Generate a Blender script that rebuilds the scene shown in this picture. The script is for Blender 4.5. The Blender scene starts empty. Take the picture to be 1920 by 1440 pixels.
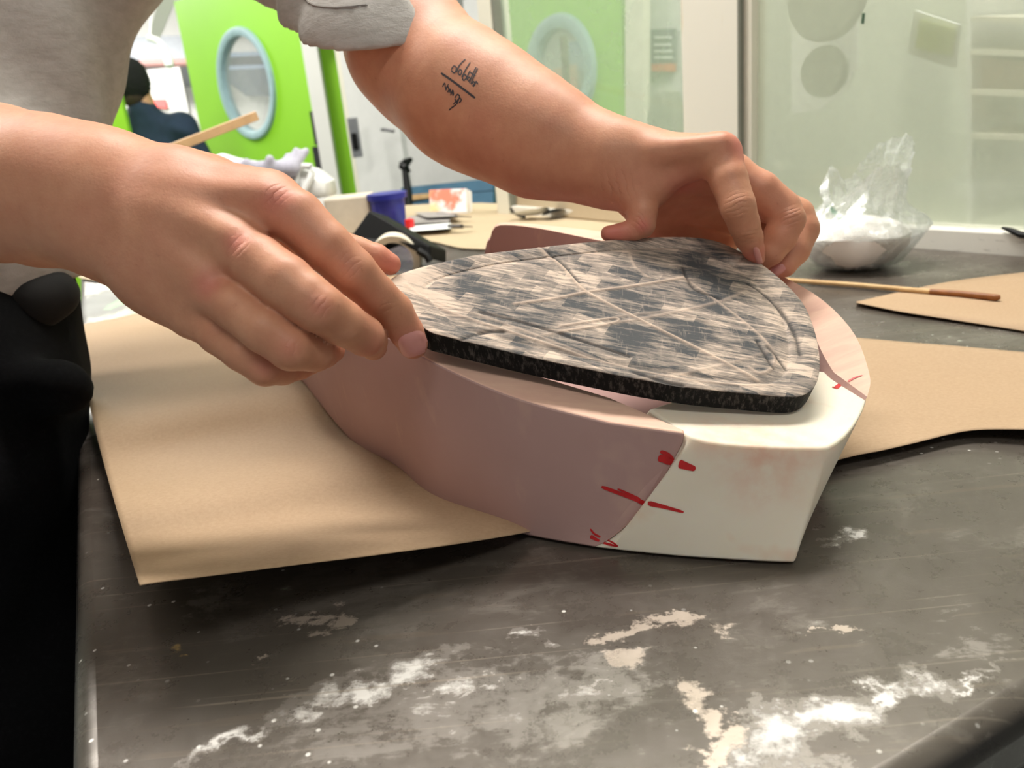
import bpy, bmesh, math, random
import numpy as np
from mathutils import Vector, Matrix
from mathutils.bvhtree import BVHTree
import openvdb

rnd = random.Random(7)
S = bpy.context.scene
C = S.collection

# ------------------------------------------------------------------ camera
F = 1507.0
TZ = 0.90                    # table top height
HC = 0.22                    # camera height above the table
DN = np.array([0.0946, 0.9415, 0.3239]); DN /= np.linalg.norm(DN)   # world down, seen in camera axes (right, down, forward)
ZC = -DN
YC = np.array([0, 0, 1.0]) - DN[2] * DN; YC /= np.linalg.norm(YC)
XC = np.cross(YC, ZC)
M3 = np.stack([XC, YC, ZC])
CAM = np.array([0.0, 0.0, TZ + HC])

def W(px, py, d):            # a point of the place seen at that spot, d metres deep
    return CAM + M3 @ (np.array([(px - 960) / F, (py - 720) / F, 1.0]) * d)
def down(px, py):
    return float(DN @ np.array([(px - 960) / F, (py - 720) / F, 1.0]))
def Wz(px, py, z=0.0):       # a point at height z above the table top
    return W(px, py, (HC - z) / down(px, py))
def Wp(px, py, p0, n):       # on a plane
    r = W(px, py, 1.0) - CAM
    t = np.dot(p0 - CAM, n) / np.dot(r, n)
    return CAM + r * t

cam = bpy.data.cameras.new('camera'); co = bpy.data.objects.new('camera', cam); C.objects.link(co)
R = Matrix((tuple(M3 @ np.array([1, 0, 0])), tuple(M3 @ np.array([0, -1, 0])), tuple(M3 @ np.array([0, 0, -1])))).transposed()
co.matrix_world = Matrix.Translation(CAM) @ R.to_4x4()
cam.sensor_width = 36; cam.lens = 36 * F / 1920; cam.clip_start = 0.01; cam.clip_end = 60
cam.dof.use_dof = True; cam.dof.focus_distance = 0.42; cam.dof.aperture_fstop = 12.5
S.camera = co
S.view_settings.view_transform = 'Standard'; S.view_settings.look = 'None'
S.view_settings.gamma = 1; S.view_settings.use_curve_mapping = False
S.view_settings.exposure = 0.12

# ------------------------------------------------------------------ light
wd = bpy.data.worlds.new('world'); S.world = wd; wd.use_nodes = True
wd.node_tree.nodes['Background'].inputs[0].default_value = (0.93, 0.97, 1, 1)
wd.node_tree.nodes['Background'].inputs[1].default_value = 0.28
CEIL = 2.75
LIGHTS = [(0.25, 1.15, 50, 1.3, .35), (-1.6, 1.4, 28, 1.3, .35), (0.2, -0.9, 10, 1.3, .35), (-1.9, 4.0, 52, 1.3, .5), (0.80, 1.37, 30, .4, .3), (-3.6, 6.4, 140, 1.3, .5)]  # the lamp behind the partition is added to brighten what stands there

# ------------------------------------------------------------------ helpers
def tag(o, label=None, cat=None, group=None, kind=None):
    if label: o['label'] = label
    if cat: o['category'] = cat
    if group: o['group'] = group
    if kind: o['kind'] = kind
    return o
def empty(name, loc, label=None, cat=None, group=None, kind=None):
    o = bpy.data.objects.new(name, None); C.objects.link(o); o.location = tuple(loc)
    o.empty_display_size = .05
    return tag(o, label, cat, group, kind)
def link(name, me, mat, parent=None, smooth=True):
    o = bpy.data.objects.new(name, me); C.objects.link(o)
    if mat: me.materials.append(mat)
    if smooth:
        me.polygons.foreach_set('use_smooth', [True] * len(me.polygons))
    if parent:
        o.parent = parent; o.matrix_parent_inverse = Matrix.Translation(parent.location).inverted()
    return o
def mesh(name, V, Fc, mat, parent=None, smooth=True, bevel=0, seg=2, solid=0, off=0, sub=0):
    me = bpy.data.meshes.new(name); me.from_pydata([tuple(map(float, v)) for v in V], [], [tuple(f) for f in Fc]); me.update()
    bm = bmesh.new(); bm.from_mesh(me); bmesh.ops.recalc_face_normals(bm, faces=bm.faces); bm.to_mesh(me); bm.free()
    o = link(name, me, mat, parent, smooth)
    if solid:
        m = o.modifiers.new('s', 'SOLIDIFY'); m.thickness = solid; m.offset = off
    if sub:
        m = o.modifiers.new('u', 'SUBSURF'); m.levels = sub; m.render_levels = sub
    if bevel:
        m = o.modifiers.new('b', 'BEVEL'); m.width = bevel; m.segments = seg; m.limit_method = 'ANGLE'; m.angle_limit = .6
    if smooth and (bevel or not sub):
        try: me.set_sharp_from_angle(angle=.7)
        except Exception: pass
    return o
def grid_faces(nu, nv, closed=False, o=0):
    f = []
    for i in range(nu - 1):
        for j in range(nv if closed else nv - 1):
            a = o + i * nv + j; b = o + i * nv + (j + 1) % nv
            f.append((a, b, b + nv, a + nv))
    return f
def loft(rings, cap0=True, cap1=True):
    n = len(rings[0]); V = [p for r in rings for p in r]; Fc = grid_faces(len(rings), n, True)
    if cap0: Fc.append(tuple(range(n))[::-1])
    if cap1: Fc.append(tuple(range((len(rings) - 1) * n, len(rings) * n)))
    return V, Fc
def tube(pts, r, n=10, flat=1.0):
    pts = [np.array(p, float) for p in pts]; rr = r if hasattr(r, '__len__') else [r] * len(pts)
    rings = []; ref = np.array([0.13, 0.31, 0.94])
    for i, p in enumerate(pts):
        t = pts[min(i + 1, len(pts) - 1)] - pts[max(i - 1, 0)]; t /= np.linalg.norm(t)
        a = np.cross(t, ref); a /= np.linalg.norm(a); b = np.cross(t, a)
        rings.append([p + rr[i] * (math.cos(q) * a + flat * math.sin(q) * b) for q in np.linspace(0, 2 * math.pi, n, endpoint=False)])
    return loft(rings)
def box(lo, hi, ax=None, org=(0, 0, 0)):
    V = [(x, y, z) for x in (lo[0], hi[0]) for y in (lo[1], hi[1]) for z in (lo[2], hi[2])]
    if ax is not None:
        V = [np.array(org) + v[0] * ax[0] + v[1] * ax[1] + v[2] * ax[2] for v in V]
    return V, [(0, 1, 3, 2), (4, 6, 7, 5), (0, 4, 5, 1), (2, 3, 7, 6), (0, 2, 6, 4), (1, 5, 7, 3)]
def join(*vf):
    V = []; Fc = []
    for v, f in vf:
        o = len(V); V += list(v); Fc += [tuple(i + o for i in q) for q in f]
    return V, Fc
def panel(name, pts, th, mat, parent=None, bevel=0, smooth=False):   # a board seen front-on through its corners, th thick away from us
    P = [np.array(p, float) for p in pts]; n = np.cross(P[1] - P[0], P[2] - P[1]); n /= np.linalg.norm(n)
    c = sum(P) / len(P)
    if np.dot(n, c - CAM) < 0: n = -n
    k = len(P); V = P + [p + n * th for p in P]
    Fc = [tuple(range(k)), tuple(range(2 * k - 1, k - 1, -1))] + [(i, i + k, (i + 1) % k + k, (i + 1) % k) for i in range(k)]
    return mesh(name, V, Fc, mat, parent, smooth, bevel)
def vboard(name, a, b, z0, z1, th, mat, parent=None, bevel=0):      # upright board between two plan points, heights in world metres
    a = np.array(a, float)[:2]; b = np.array(b, float)[:2]
    return panel(name, [(a[0], a[1], z0), (b[0], b[1], z0), (b[0], b[1], z1), (a[0], a[1], z1)], th, mat, parent, bevel)
def resample(P, n, closed=False):
    P = np.array(P, float)
    if closed: P = np.vstack([P, P[:1]])
    s = np.r_[0, np.cumsum(np.linalg.norm(np.diff(P, axis=0), axis=1))]
    t = np.linspace(0, s[-1], n, endpoint=not closed)
    return np.stack([np.interp(t, s, P[:, i]) for i in range(P.shape[1])], 1)
def catmull(P, m=8, closed=False):
    P = np.array(P, float); n = len(P); out = []
    for i in range(n if closed else n - 1):
        if closed: a, b, c, d = P[i - 1], P[i], P[(i + 1) % n], P[(i + 2) % n]
        else: a, b, c, d = P[max(i - 1, 0)], P[i], P[i + 1], P[min(i + 2, n - 1)]
        for t in np.linspace(0, 1, m, endpoint=False):
            out.append(.5 * (2 * b + (c - a) * t + (2 * a - 5 * b + 4 * c - d) * t * t + (3 * b - a - 3 * c + d) * t ** 3))
    if not closed: out.append(P[-1])
    return np.array(out)

# ------------------------------------------------------------------ materials
def srgb(r, g, b):
    f = lambda c: (c / 255 / 12.92) if c / 255 <= .04045 else ((c / 255 + .055) / 1.055) ** 2.4
    return (f(r), f(g), f(b), 1)
class NT:
    def __init__(s, name):
        s.m = bpy.data.materials.new(name); s.m.use_nodes = True; s.t = s.m.node_tree; s.n = s.t.nodes
        s.b = s.n['Principled BSDF']; s.out = s.n['Material Output']; s._co = None
    def add(s, typ, **k):
        nd = s.n.new(typ)
        for a, v in k.items(): setattr(nd, a, v)
        return nd
    def put(s, sock, v):
        if isinstance(v, bpy.types.NodeSocket): s.t.links.new(v, sock)
        elif v is not None: sock.default_value = v
    def co(s):
        if s._co is None: s._co = s.add('ShaderNodeTexCoord').outputs['Object']
        return s._co
    def map(s, scale=(1, 1, 1), rot=(0, 0, 0), loc=(0, 0, 0), v=None):
        m = s.add('ShaderNodeMapping'); s.put(m.inputs[0], v or s.co())
        m.inputs['Scale'].default_value = scale; m.inputs['Rotation'].default_value = rot; m.inputs['Location'].default_value = loc
        return m.outputs[0]
    def noise(s, scale, detail=4, rough=.55, v=None, dist=0):
        n = s.add('ShaderNodeTexNoise'); s.put(n.inputs['Vector'], v or s.co())
        n.inputs['Scale'].default_value = scale; n.inputs['Detail'].default_value = detail; n.inputs['Roughness'].default_value = rough
        n.inputs['Distortion'].default_value = dist
        return n.outputs[0]
    def ramp(s, f, *st):
        r = s.add('ShaderNodeValToRGB'); s.put(r.inputs[0], f); e = r.color_ramp.elements
        while len(e) < len(st): e.new(.5)
        for q, (p, c) in zip(e, st):
            q.position = p; q.color = c if hasattr(c, '__len__') else (c, c, c, 1)
        return r.outputs[0]
    def math(s, op, a, b=None, clamp=False):
        m = s.add('ShaderNodeMath', operation=op, use_clamp=clamp); s.put(m.inputs[0], a)
        if b is not None: s.put(m.inputs[1], b)
        return m.outputs[0]
    def mix(s, f, a, b, mode='MIX'):
        m = s.add('ShaderNodeMix', data_type='RGBA', blend_type=mode); s.put(m.inputs[0], f); s.put(m.inputs[6], a); s.put(m.inputs[7], b)
        return m.outputs[2]
    def attr(s, name):
        return s.add('ShaderNodeAttribute', attribute_name=name).outputs['Fac']
    def bump(s, h, strength=.3, dist=.001, normal=None):
        b = s.add('ShaderNodeBump'); s.put(b.inputs['Height'], h); b.inputs['Strength'].default_value = strength; b.inputs['Distance'].default_value = dist
        if normal: s.put(b.inputs['Normal'], normal)
        return b.outputs[0]
    def set(s, **k):
        nm = dict(col='Base Color', rough='Roughness', metal='Metallic', normal='Normal', sss='Subsurface Weight', spec='Specular IOR Level', trans='Transmission Weight', alpha='Alpha', coat='Coat Weight', sheen='Sheen Weight', ior='IOR')
        for a, v in k.items(): s.put(s.b.inputs[nm[a]], v)
        return s
    def blob(s, p, rx, ry, ang=0, power=1.0):    # soft ellipse mask around a plan point
        m = s.map(v=s.co(), loc=(0, 0, 0))
        sub = s.add('ShaderNodeVectorMath', operation='SUBTRACT'); s.put(sub.inputs[0], s.co()); sub.inputs[1].default_value = tuple(p)
        r = s.map(v=sub.outputs[0], rot=(0, 0, -ang))
        mu = s.add('ShaderNodeVectorMath', operation='MULTIPLY'); s.put(mu.inputs[0], r); mu.inputs[1].default_value = (1 / rx, 1 / ry, 0)
        ln = s.add('ShaderNodeVectorMath', operation='LENGTH'); s.put(ln.inputs[0], mu.outputs[0])
        return s.math('SUBTRACT', 1.0, ln.outputs['Value'], True)
MATS = {}
def plain(name, col, rough=.6, metal=0, var=.08, scale=30, bump=0, spec=.5):
    if name in MATS: return MATS[name]
    t = NT(name); c = t.mix(t.ramp(t.noise(scale), (.3, 0.0), (.7, 1.0)), tuple(x * (1 - var) for x in col[:3]) + (1,), tuple(min(1, x * (1 + var)) for x in col[:3]) + (1,))
    t.set(col=c, rough=rough, metal=metal, spec=spec)
    if bump: t.set(normal=t.bump(t.noise(scale * 8), bump))
    MATS[name] = t.m; return t.m
def glassy(name, col, haze, streak=0):
    t = NT(name); tr = t.add('ShaderNodeBsdfTransparent'); gl = t.add('ShaderNodeBsdfGlossy'); df = t.add('ShaderNodeBsdfDiffuse'); tl = t.add('ShaderNodeBsdfTranslucent')
    gl.inputs['Roughness'].default_value = .03
    df.inputs[0].default_value = col; tl.inputs[0].default_value = col
    ad = t.add('ShaderNodeMixShader'); ad.inputs[0].default_value = .5; t.put(ad.inputs[1], df.outputs[0]); t.put(ad.inputs[2], tl.outputs[0])
    m = t.add('ShaderNodeMixShader'); t.put(m.inputs[1], tr.outputs[0]); t.put(m.inputs[2], ad.outputs[0])
    n = t.ramp(t.noise(7, 5, .6), (.3, max(0, haze - streak)), (.75, min(1, haze + streak))); t.put(m.inputs[0], n)
    fr = t.add('ShaderNodeLayerWeight'); fr.inputs[0].default_value = .5
    m2 = t.add('ShaderNodeMixShader'); t.put(m2.inputs[0], t.math('ADD', .03, t.math('MULTIPLY', t.math('POWER', fr.outputs['Facing'], 4.0), .5))); t.put(m2.inputs[1], m.outputs[0]); t.put(m2.inputs[2], gl.outputs[0])
    t.t.links.new(m2.outputs[0], t.out.inputs[0]); return t.m

# ------------------------------------------------------------------ signed distance modelling
class Field:
    def __init__(s, xs, ys, zs):
        s.ax = [np.asarray(a, np.float32) for a in (xs, ys, zs)]
        s.A = np.full([len(a) for a in s.ax], 1.0, np.float32)
    def region(s, pts, pad):
        P = np.array(pts); lo, hi = P.min(0) - pad, P.max(0) + pad
        return tuple(slice(max(0, int(np.searchsorted(a, l)) - 1), min(len(a), int(np.searchsorted(a, h)) + 1)) for a, l, h in zip(s.ax, lo, hi))
    def xyz(s, R):
        x, y, z = (a[r] for a, r in zip(s.ax, R)); return x[:, None, None], y[None, :, None], z[None, None, :]
    def build(s):
        g = openvdb.FloatGrid(background=1.0); g.copyFromArray(s.A)
        p, q = g.convertToQuads(isovalue=0.0)
        V = np.stack([np.interp(p[:, i], np.arange(len(s.ax[i])), s.ax[i]) for i in range(3)], 1)
        return V, q[:, ::-1]
def smin(a, b, k):
    h = np.clip(.5 + .5 * (b - a) / k, 0, 1); return b * (1 - h) + a * h - k * h * (1 - h)
def cone(X, Y, Z, a, b, ra, rb):
    a = np.asarray(a, np.float32); b = np.asarray(b, np.float32); u = b - a; L = float(u @ u) + 1e-12
    px, py, pz = X - a[0], Y - a[1], Z - a[2]
    t = np.clip((px * u[0] + py * u[1] + pz * u[2]) / np.float32(L), 0, 1)
    dx = px - t * u[0]; dy = py - t * u[1]; dz = pz - t * u[2]
    return np.sqrt(dx * dx + dy * dy + dz * dz) - (ra + (rb - ra) * t)
def ell(X, Y, Z, c, ax, r):
    q = [((X - c[0]) * a[0] + (Y - c[1]) * a[1] + (Z - c[2]) * a[2]) / rr for a, rr in zip(ax, r)]
    k0 = np.sqrt(q[0] ** 2 + q[1] ** 2 + q[2] ** 2) + 1e-6
    k1 = np.sqrt((q[0] / r[0]) ** 2 + (q[1] / r[1]) ** 2 + (q[2] / r[2]) ** 2) + 1e-6
    return k0 * (k0 - 1) / k1
def chain(pts):          # [(px, py, depth, radius in photo pixels)] -> world joints and radii
    return [(W(x, y, d), r * d / F) for x, y, d, r in pts]
def segs(ch):
    return [(ch[i][0], ch[i + 1][0], ch[i][1], ch[i + 1][1]) for i in range(len(ch) - 1)]
def union(f, R, prims, k, A=None):
    X, Y, Z = f.xyz(R)
    for a, b, ra, rb in prims:
        d = cone(X, Y, Z, a, b, ra, rb).astype(np.float32)
        A = d if A is None else smin(A, d, k)
    return A
def allpts(ps): return [p for s_ in ps for p in (s_[0], s_[1])]
def axis(lo, flo, fhi, hi, fine, coarse):
    return np.r_[np.arange(lo, flo, coarse), np.arange(flo, fhi, fine), np.arange(fhi, hi, coarse)]

# ------------------------------------------------------------------ plan of the place
def hdir(px, py):
    v = M3 @ np.array([(px - 960) / F, (py - 720) / F, 1.0]); v[2] = 0; return v / np.linalg.norm(v)
E1 = hdir(157, 286); E2 = np.array([E1[1], -E1[0], 0])                 # along the table's left edge, along its front edge
P0 = Wz(124, 1440); Q0 = Wz(1800, 1412)
_s = np.linalg.solve(np.array([[E1[0], -E2[0]], [E1[1], -E2[1]]]), (Q0 - P0)[:2]); CORNER = P0 + E1 * _s[0]
GW1 = Wz(1740, 460); GW0 = Wz(950, 402)                                 # foot of the glazed partition
GD = (GW1 - GW0); GD[2] = 0; GD /= np.linalg.norm(GD); GN = np.array([-GD[1], GD[0], 0]); GN = GN if GN[1] > 0 else -GN
def gw(px, py): return Wp(px, py, GW1, GN)                              # on the partition plane
def gx(px):                                                             # its foot under a column of the photo
    p = gw(px, 300); return np.array([p[0], p[1], TZ])
def at(px, py, d): return W(px, py, d)

white = plain('white_wall_paint', srgb(232, 232, 228), .7, var=.02, scale=3)
cream = plain('cream_paint', srgb(226, 222, 205), .55, var=.04, scale=5)
green = plain('lime_green_paint', srgb(134, 196, 34), .55, var=.03, scale=3)
floor_m = plain('speckled_grey_floor', srgb(150, 152, 148), .5, var=.25, scale=60)
steel = plain('dark_hinge_steel', srgb(70, 70, 72), .4, .6)
black = plain('black_plastic', srgb(9, 9, 10), .5, spec=.25)
# floor, walls, ceiling
tag(mesh('floor', *box((-9, -3.5, -.1), (6, 11, 0)), floor_m, None, False), kind='structure')
tag(mesh('ceiling', *box((-9, -3.5, CEIL), (6, 11, CEIL + .1)), white, None, False), kind='structure')
tag(mesh('wall_back', *box((-9, 8.4, 0), (6, 8.6, CEIL)), white, None, False), kind='structure')
tag(mesh('wall_left', *box((-7.2, -3.5, 0), (-7.0, 8.4, CEIL)), white, None, False), kind='structure')
for n, (x, y, p, lx, ly) in enumerate(LIGHTS):
    lab = ['ceiling panel lamp above the metal work table', 'ceiling panel lamp above the person in the grey shirt', 'ceiling panel lamp behind the camera',
           'ceiling panel lamp in front of the lime green doors', 'added panel lamp brightening the room behind the glazed partition', 'ceiling panel lamp beyond the lime green doors'][n]
    t = empty('ceiling_light', (x, y, CEIL - .03), lab, 'ceiling light')
    mesh('lamp_frame', *join(*[box(a, b) for a, b in (((x - lx / 2 - .03, y - ly / 2 - .03, CEIL - .05), (x - lx / 2, y + ly / 2 + .03, CEIL)), ((x + lx / 2, y - ly / 2 - .03, CEIL - .05), (x + lx / 2 + .03, y + ly / 2 + .03, CEIL)),
         ((x - lx / 2, y - ly / 2 - .03, CEIL - .05), (x + lx / 2, y - ly / 2, CEIL)), ((x - lx / 2, y + ly / 2, CEIL - .05), (x + lx / 2, y + ly / 2 + .03, CEIL)))]), white, t, False)
    e = NT('lit_diffuser'); e.b.inputs['Emission Color'].default_value = (1, .97, .92, 1); e.b.inputs['Emission Strength'].default_value = 3
    mesh('diffuser', *box((x - lx / 2, y - ly / 2, CEIL - .02), (x + lx / 2, y + ly / 2, CEIL - .005)), e.m, t, False)
    L = bpy.data.lights.new('panel_lamp', 'AREA'); L.shape = 'RECTANGLE'; L.size = lx; L.size_y = ly; L.energy = p; L.color = (1, .965, .91)
    lo = bpy.data.objects.new('panel_lamp', L); C.objects.link(lo); lo.location = (x, y, CEIL - .06)

# ------------------------------------------------------------------ glazed partition on the right
def gbox(name, x0, x1, z0, z1, t0, t1, mat, kind='structure', parent=None, bevel=.002):   # a bar of the partition between two photo columns
    a, b = gx(x0), gx(x1); L = np.linalg.norm(b - a)
    v, f = box((0, t0, z0), (L, t1, z1), (GD, GN, np.array([0, 0, 1.0])), (a[0], a[1], 0))
    return tag(mesh(name, v, f, mat, parent, False, bevel), kind=kind)
pt = NT('stained_cream_post_paint')
n1 = pt.noise(1.0, 4, .6, pt.map((22, 22, 2.5)))
pt.set(col=pt.mix(pt.ramp(n1, (.60, 0.0), (.75, .8)), srgb(232, 229, 216), srgb(206, 180, 128)), rough=.5)
gbox('wall_partition_pillar', 1292, 1397, 0, CEIL, -.012, .05, pt.m)
gbox('trim_1', 1397, 1412, TZ, CEIL, -.004, .03, cream, bevel=.001)
seal = plain('grey_glazing_seal', srgb(122, 124, 112), .6)
gbox('trim_2', 1394, 1399, TZ, CEIL, -.014, -.006, seal, bevel=.0005)
gbox('trim_3', 930, 952, 0, CEIL, -.01, .04, cream)
gbox('trim_4', 952, 957, TZ, CEIL, -.006, .02, seal, bevel=.001)
sill = NT('scuffed_white_sill'); sn = sill.noise(40, 6, .7, sill.map((1, 1, 3)))
sill.set(col=sill.mix(sill.ramp(sn, (.58, 0.0), (.72, .75)), srgb(222, 218, 208), srgb(120, 112, 105)), rough=.5)
gbox('trim_5', 1397, 2300, TZ - .3, TZ + .024, -.012, .04, sill.m)
gbox('trim_6', 955, 1292, TZ - .3, TZ + .02, -.008, .04, sill.m)
gbox('wall_right', 955, 2300, 0, TZ - .3, -.005, .04, white)
def glazing(name, x0, x1, m):
    a, b = gx(x0), gx(x1); L = np.linalg.norm(b - a)
    v, f = box((0, .010, TZ + .015), (L, .014, CEIL), (GD, GN, np.array([0, 0, 1.0])), (a[0], a[1], 0))
    return tag(mesh(name, v, f, m, None, False), kind='structure')
glazing('window_1', 956, 1293, glassy('lightly_misted_glass', srgb(205, 222, 200), .36, .06))
glazing('window_2', 1410, 2300, glassy('milky_dusty_glass', srgb(206, 211, 194), .50, .05))
# specks and drips stuck to the glass of the nearer pane
gs = np.random.RandomState(4); sp_v = []
for px, py, r, c in [(1612, 33, 0, 0)]:
    pass
# room behind the partition
def bw(px, py, off): return Wp(px, py, GW1 + GN * off, GN)
def bpanel(name, q, off, th, mat, label=None, cat=None, kind=None, bevel=0):
    return tag(panel(name, [bw(x, y, off) for x, y in q], th, mat, None, bevel), label, cat, None, kind)
v, f = box((-.3, 1.25, 0), (5.5, 1.35, CEIL), (GD, GN, np.array([0, 0, 1.0])), (GW0[0], GW0[1], 0))
tag(mesh('wall_far', v, f, plain('pale_green_grey_wall', srgb(196, 202, 188), .7, var=.03, scale=4), None, False), kind='structure')
pale = plain('pale_paper', srgb(240, 243, 240), .8, var=.02)
greyd = plain('grey_card', srgb(138, 140, 130), .8, var=.05)

# ------------------------------------------------------------------ work table
tt = NT('worn_painted_metal_top')
def scl(px, py, rx, ry):
    d = HC / down(px, py); s_ = d / F
    p = Wz(px, py); el_ = math.atan2(HC, math.hypot(p[0], p[1]))
    return p, rx * s_, ry * s_ / math.sin(el_)
fine = tt.noise(55, 9, .72); mid = tt.noise(16, 7, .65, dist=.6); big = tt.noise(4, 5, .6)
stre = tt.noise(1, 5, .6, tt.map((9, 120, 1), (0, 0, .1)))
an1 = tt.noise(1, 9, .75, tt.map((38, 110, 1), (0, 0, -.25)), .5)
base = tt.mix(tt.ramp(big, (.35, 0.0), (.68, 1.0)), srgb(78, 69, 62), srgb(108, 101, 93))
base = tt.mix(tt.math('MULTIPLY', tt.ramp(tt.math('ADD', tt.math('MULTIPLY', mid, .6), tt.math('MULTIPLY', an1, .4)), (.53, 0.0), (.60, 1.0)), .40), base, srgb(140, 133, 125))
base = tt.mix(tt.math('MULTIPLY', tt.ramp(stre, (.60, 0.0), (.66, 1.0)), .28), base, srgb(128, 114, 100))
wn1 = tt.add('ShaderNodeTexNoise'); wn1.inputs['Scale'].default_value = 26; wn1.inputs['Detail'].default_value = 6; wn1.inputs['Roughness'].default_value = .65; tt.put(wn1.inputs['Vector'], tt.co())
ws = tt.add('ShaderNodeVectorMath', operation='SUBTRACT'); tt.put(ws.inputs[0], wn1.outputs['Color']); ws.inputs[1].default_value = (.5, .5, .5)
wm_ = tt.add('ShaderNodeVectorMath', operation='MULTIPLY'); tt.put(wm_.inputs[0], ws.outputs[0]); wm_.inputs[1].default_value = (.085, .06, 0)
wa = tt.add('ShaderNodeVectorMath', operation='ADD'); tt.put(wa.inputs[0], tt.co()); tt.put(wa.inputs[1], wm_.outputs[0]); plain_co = tt._co; tt._co = wa.outputs[0]
SM = [(705, 1284, 85, 34, .1, 1.0, 0), (792, 1254, 100, 44, .2, 1.1, 0), (610, 1306, 110, 36, .1, .8, 0), (880, 1292, 120, 40, .1, .75, 0), (900, 1330, 620, 150, .05, .50, 0), (545, 1163, 62, 30, .1, .9, 1), (605, 1160, 55, 30, .5, .9, 1), (572, 1190, 80, 24, .1, .7, 1), (1185, 1182, 75, 24, .5, .95, 1), (1222, 1164, 75, 22, -.2, .95, 1), (1150, 1198, 45, 24, .2, .8, 1),
      (1270, 1308, 75, 46, -.3, .95, 1), (1335, 1340, 90, 40, -.3, .95, 1), (1395, 1362, 80, 34, .2, .9, 1), (1365, 1400, 75, 32, .4, .9, 1), (1500, 1372, 85, 66, .2, 1.1, 0), (1565, 1330, 115, 36, .25, 1.15, 0), (1650, 1316, 110, 20, .3, 1.1, 0), (1450, 1405, 60, 54, .2, 1.0, 0), (1380, 1432, 130, 26, .3, 1.15, 0), (1720, 1280, 85, 34, .3, .9, 0), (1790, 1268, 130, 10, .3, 1.0, 0), (1500, 1420, 60, 30, 0, .9, 0), (1225, 1010, 40, 14, 0, .5, 0),
      (1575, 1012, 36, 12, .1, 1.0, 0), (1335, 1175, 70, 35, 0, .6, 1), (1565, 1180, 45, 14, 0, .85, 1), (1190, 1238, 70, 36, 0, .9, 1), (430, 1390, 190, 16, .55, .95, 0),
      (345, 1225, 60, 26, .1, .6, 2), (500, 1243, 24, 12, 0, .9, 1), (1080, 1300, 160, 80, .2, .6, 0), (1830, 1400, 110, 24, .5, .9, 1), (400, 1120, 130, 40, .1, .3, 0), (1000, 1193, 38, 18, 0, .75, 0),
      (1760, 1200, 300, 160, 0, .3, 0)]
edge_n = tt.math('ADD', tt.math('MULTIPLY', fine, .35), tt.math('ADD', tt.math('MULTIPLY', an1, .35), tt.math('MULTIPLY', mid, .30)))
acc = [None, None, None]
for px, py, rx, ry, an, st, k in SM:
    p, a, b = scl(px, py, rx, ry); m = tt.math('MULTIPLY', tt.math('POWER', tt.blob(p, a, b, an), .8), st)
    acc[k] = m if acc[k] is None else tt.math('MAXIMUM', acc[k], m)
tt._co = plain_co
def thr(m, lo, hi, g=1.5): return tt.ramp(tt.math('SUBTRACT', tt.math('ADD', m, tt.math('MULTIPLY', edge_n, g * 2)), g), (lo, 0.0), (hi, 1.0))
wm = thr(acc[0], .58, .92); pm = thr(acc[1], .45, .62); ym = thr(acc[2], .40, .55)
base = tt.mix(tt.math('MULTIPLY', thr(acc[0], .30, .42), .55), base, srgb(150, 143, 136))
base = tt.mix(tt.math('MULTIPLY', wm, .9), base, srgb(226, 221, 216))
base = tt.mix(tt.math('MULTIPLY', pm, .8), base, srgb(198, 182, 168))
base = tt.mix(tt.math('MULTIPLY', ym, .7), base, srgb(196, 165, 110))
vo = tt.add('ShaderNodeTexVoronoi'); vo.inputs['Scale'].default_value = 85; tt.put(vo.inputs['Vector'], tt.co())
fl = tt.math('MULTIPLY', tt.ramp(vo.outputs['Distance'], (.06, 1.0), (.10, 0.0)), tt.ramp(tt.math('ADD', tt.noise(6, 2), tt.math('MULTIPLY', acc[0], .25)), (.47, 0.0), (.60, 1.0)))
base = tt.mix(fl, base, srgb(232, 228, 222))
# long fine scratches
for an_, sc_x, sc_y, lo_, amt in ((-.18, 3.0, 260, .66, .5), (-.34, 4.5, 330, .68, .4), (1.35, 3.5, 300, .69, .35), (.5, 5, 380, .70, .35)):
    sc_n = tt.noise(1, 2, .5, tt.map((sc_x, sc_y, 1), (0, 0, an_)))
    base = tt.mix(tt.math('MULTIPLY', tt.math('MULTIPLY', tt.ramp(sc_n, (lo_, 0.0), (lo_ + .05, 1.0)), amt), tt.ramp(big, (.4, .2), (.6, 1.0))), base, srgb(158, 146, 132))
# worn pale rim along the left and front edges
def edge_d(p, n):
    sb = tt.add('ShaderNodeVectorMath', operation='SUBTRACT'); tt.put(sb.inputs[0], tt.co()); sb.inputs[1].default_value = tuple(p)
    dt = tt.add('ShaderNodeVectorMath', operation='DOT_PRODUCT'); tt.put(dt.inputs[0], sb.outputs[0]); dt.inputs[1].default_value = tuple(n); return dt.outputs['Value']
chip = tt.noise(28, 8, .75)
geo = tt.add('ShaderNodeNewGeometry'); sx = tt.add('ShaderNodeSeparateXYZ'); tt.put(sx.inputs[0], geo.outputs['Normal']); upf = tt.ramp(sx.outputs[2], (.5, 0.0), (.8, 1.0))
for n_, wd_ in ((E2, .010), (E1, .012)):
    e_ = tt.ramp(tt.math('ABSOLUTE', edge_d(CORNER, n_)), (0.0, 1.0), (wd_ , 0.0))
    base = tt.mix(tt.math('MULTIPLY', upf, tt.ramp(tt.math('ADD', tt.math('MULTIPLY', e_, .42), tt.math('MULTIPLY', chip, .7)), (.74, 0.0), (.80, .85))), base, srgb(205, 192, 178))
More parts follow.
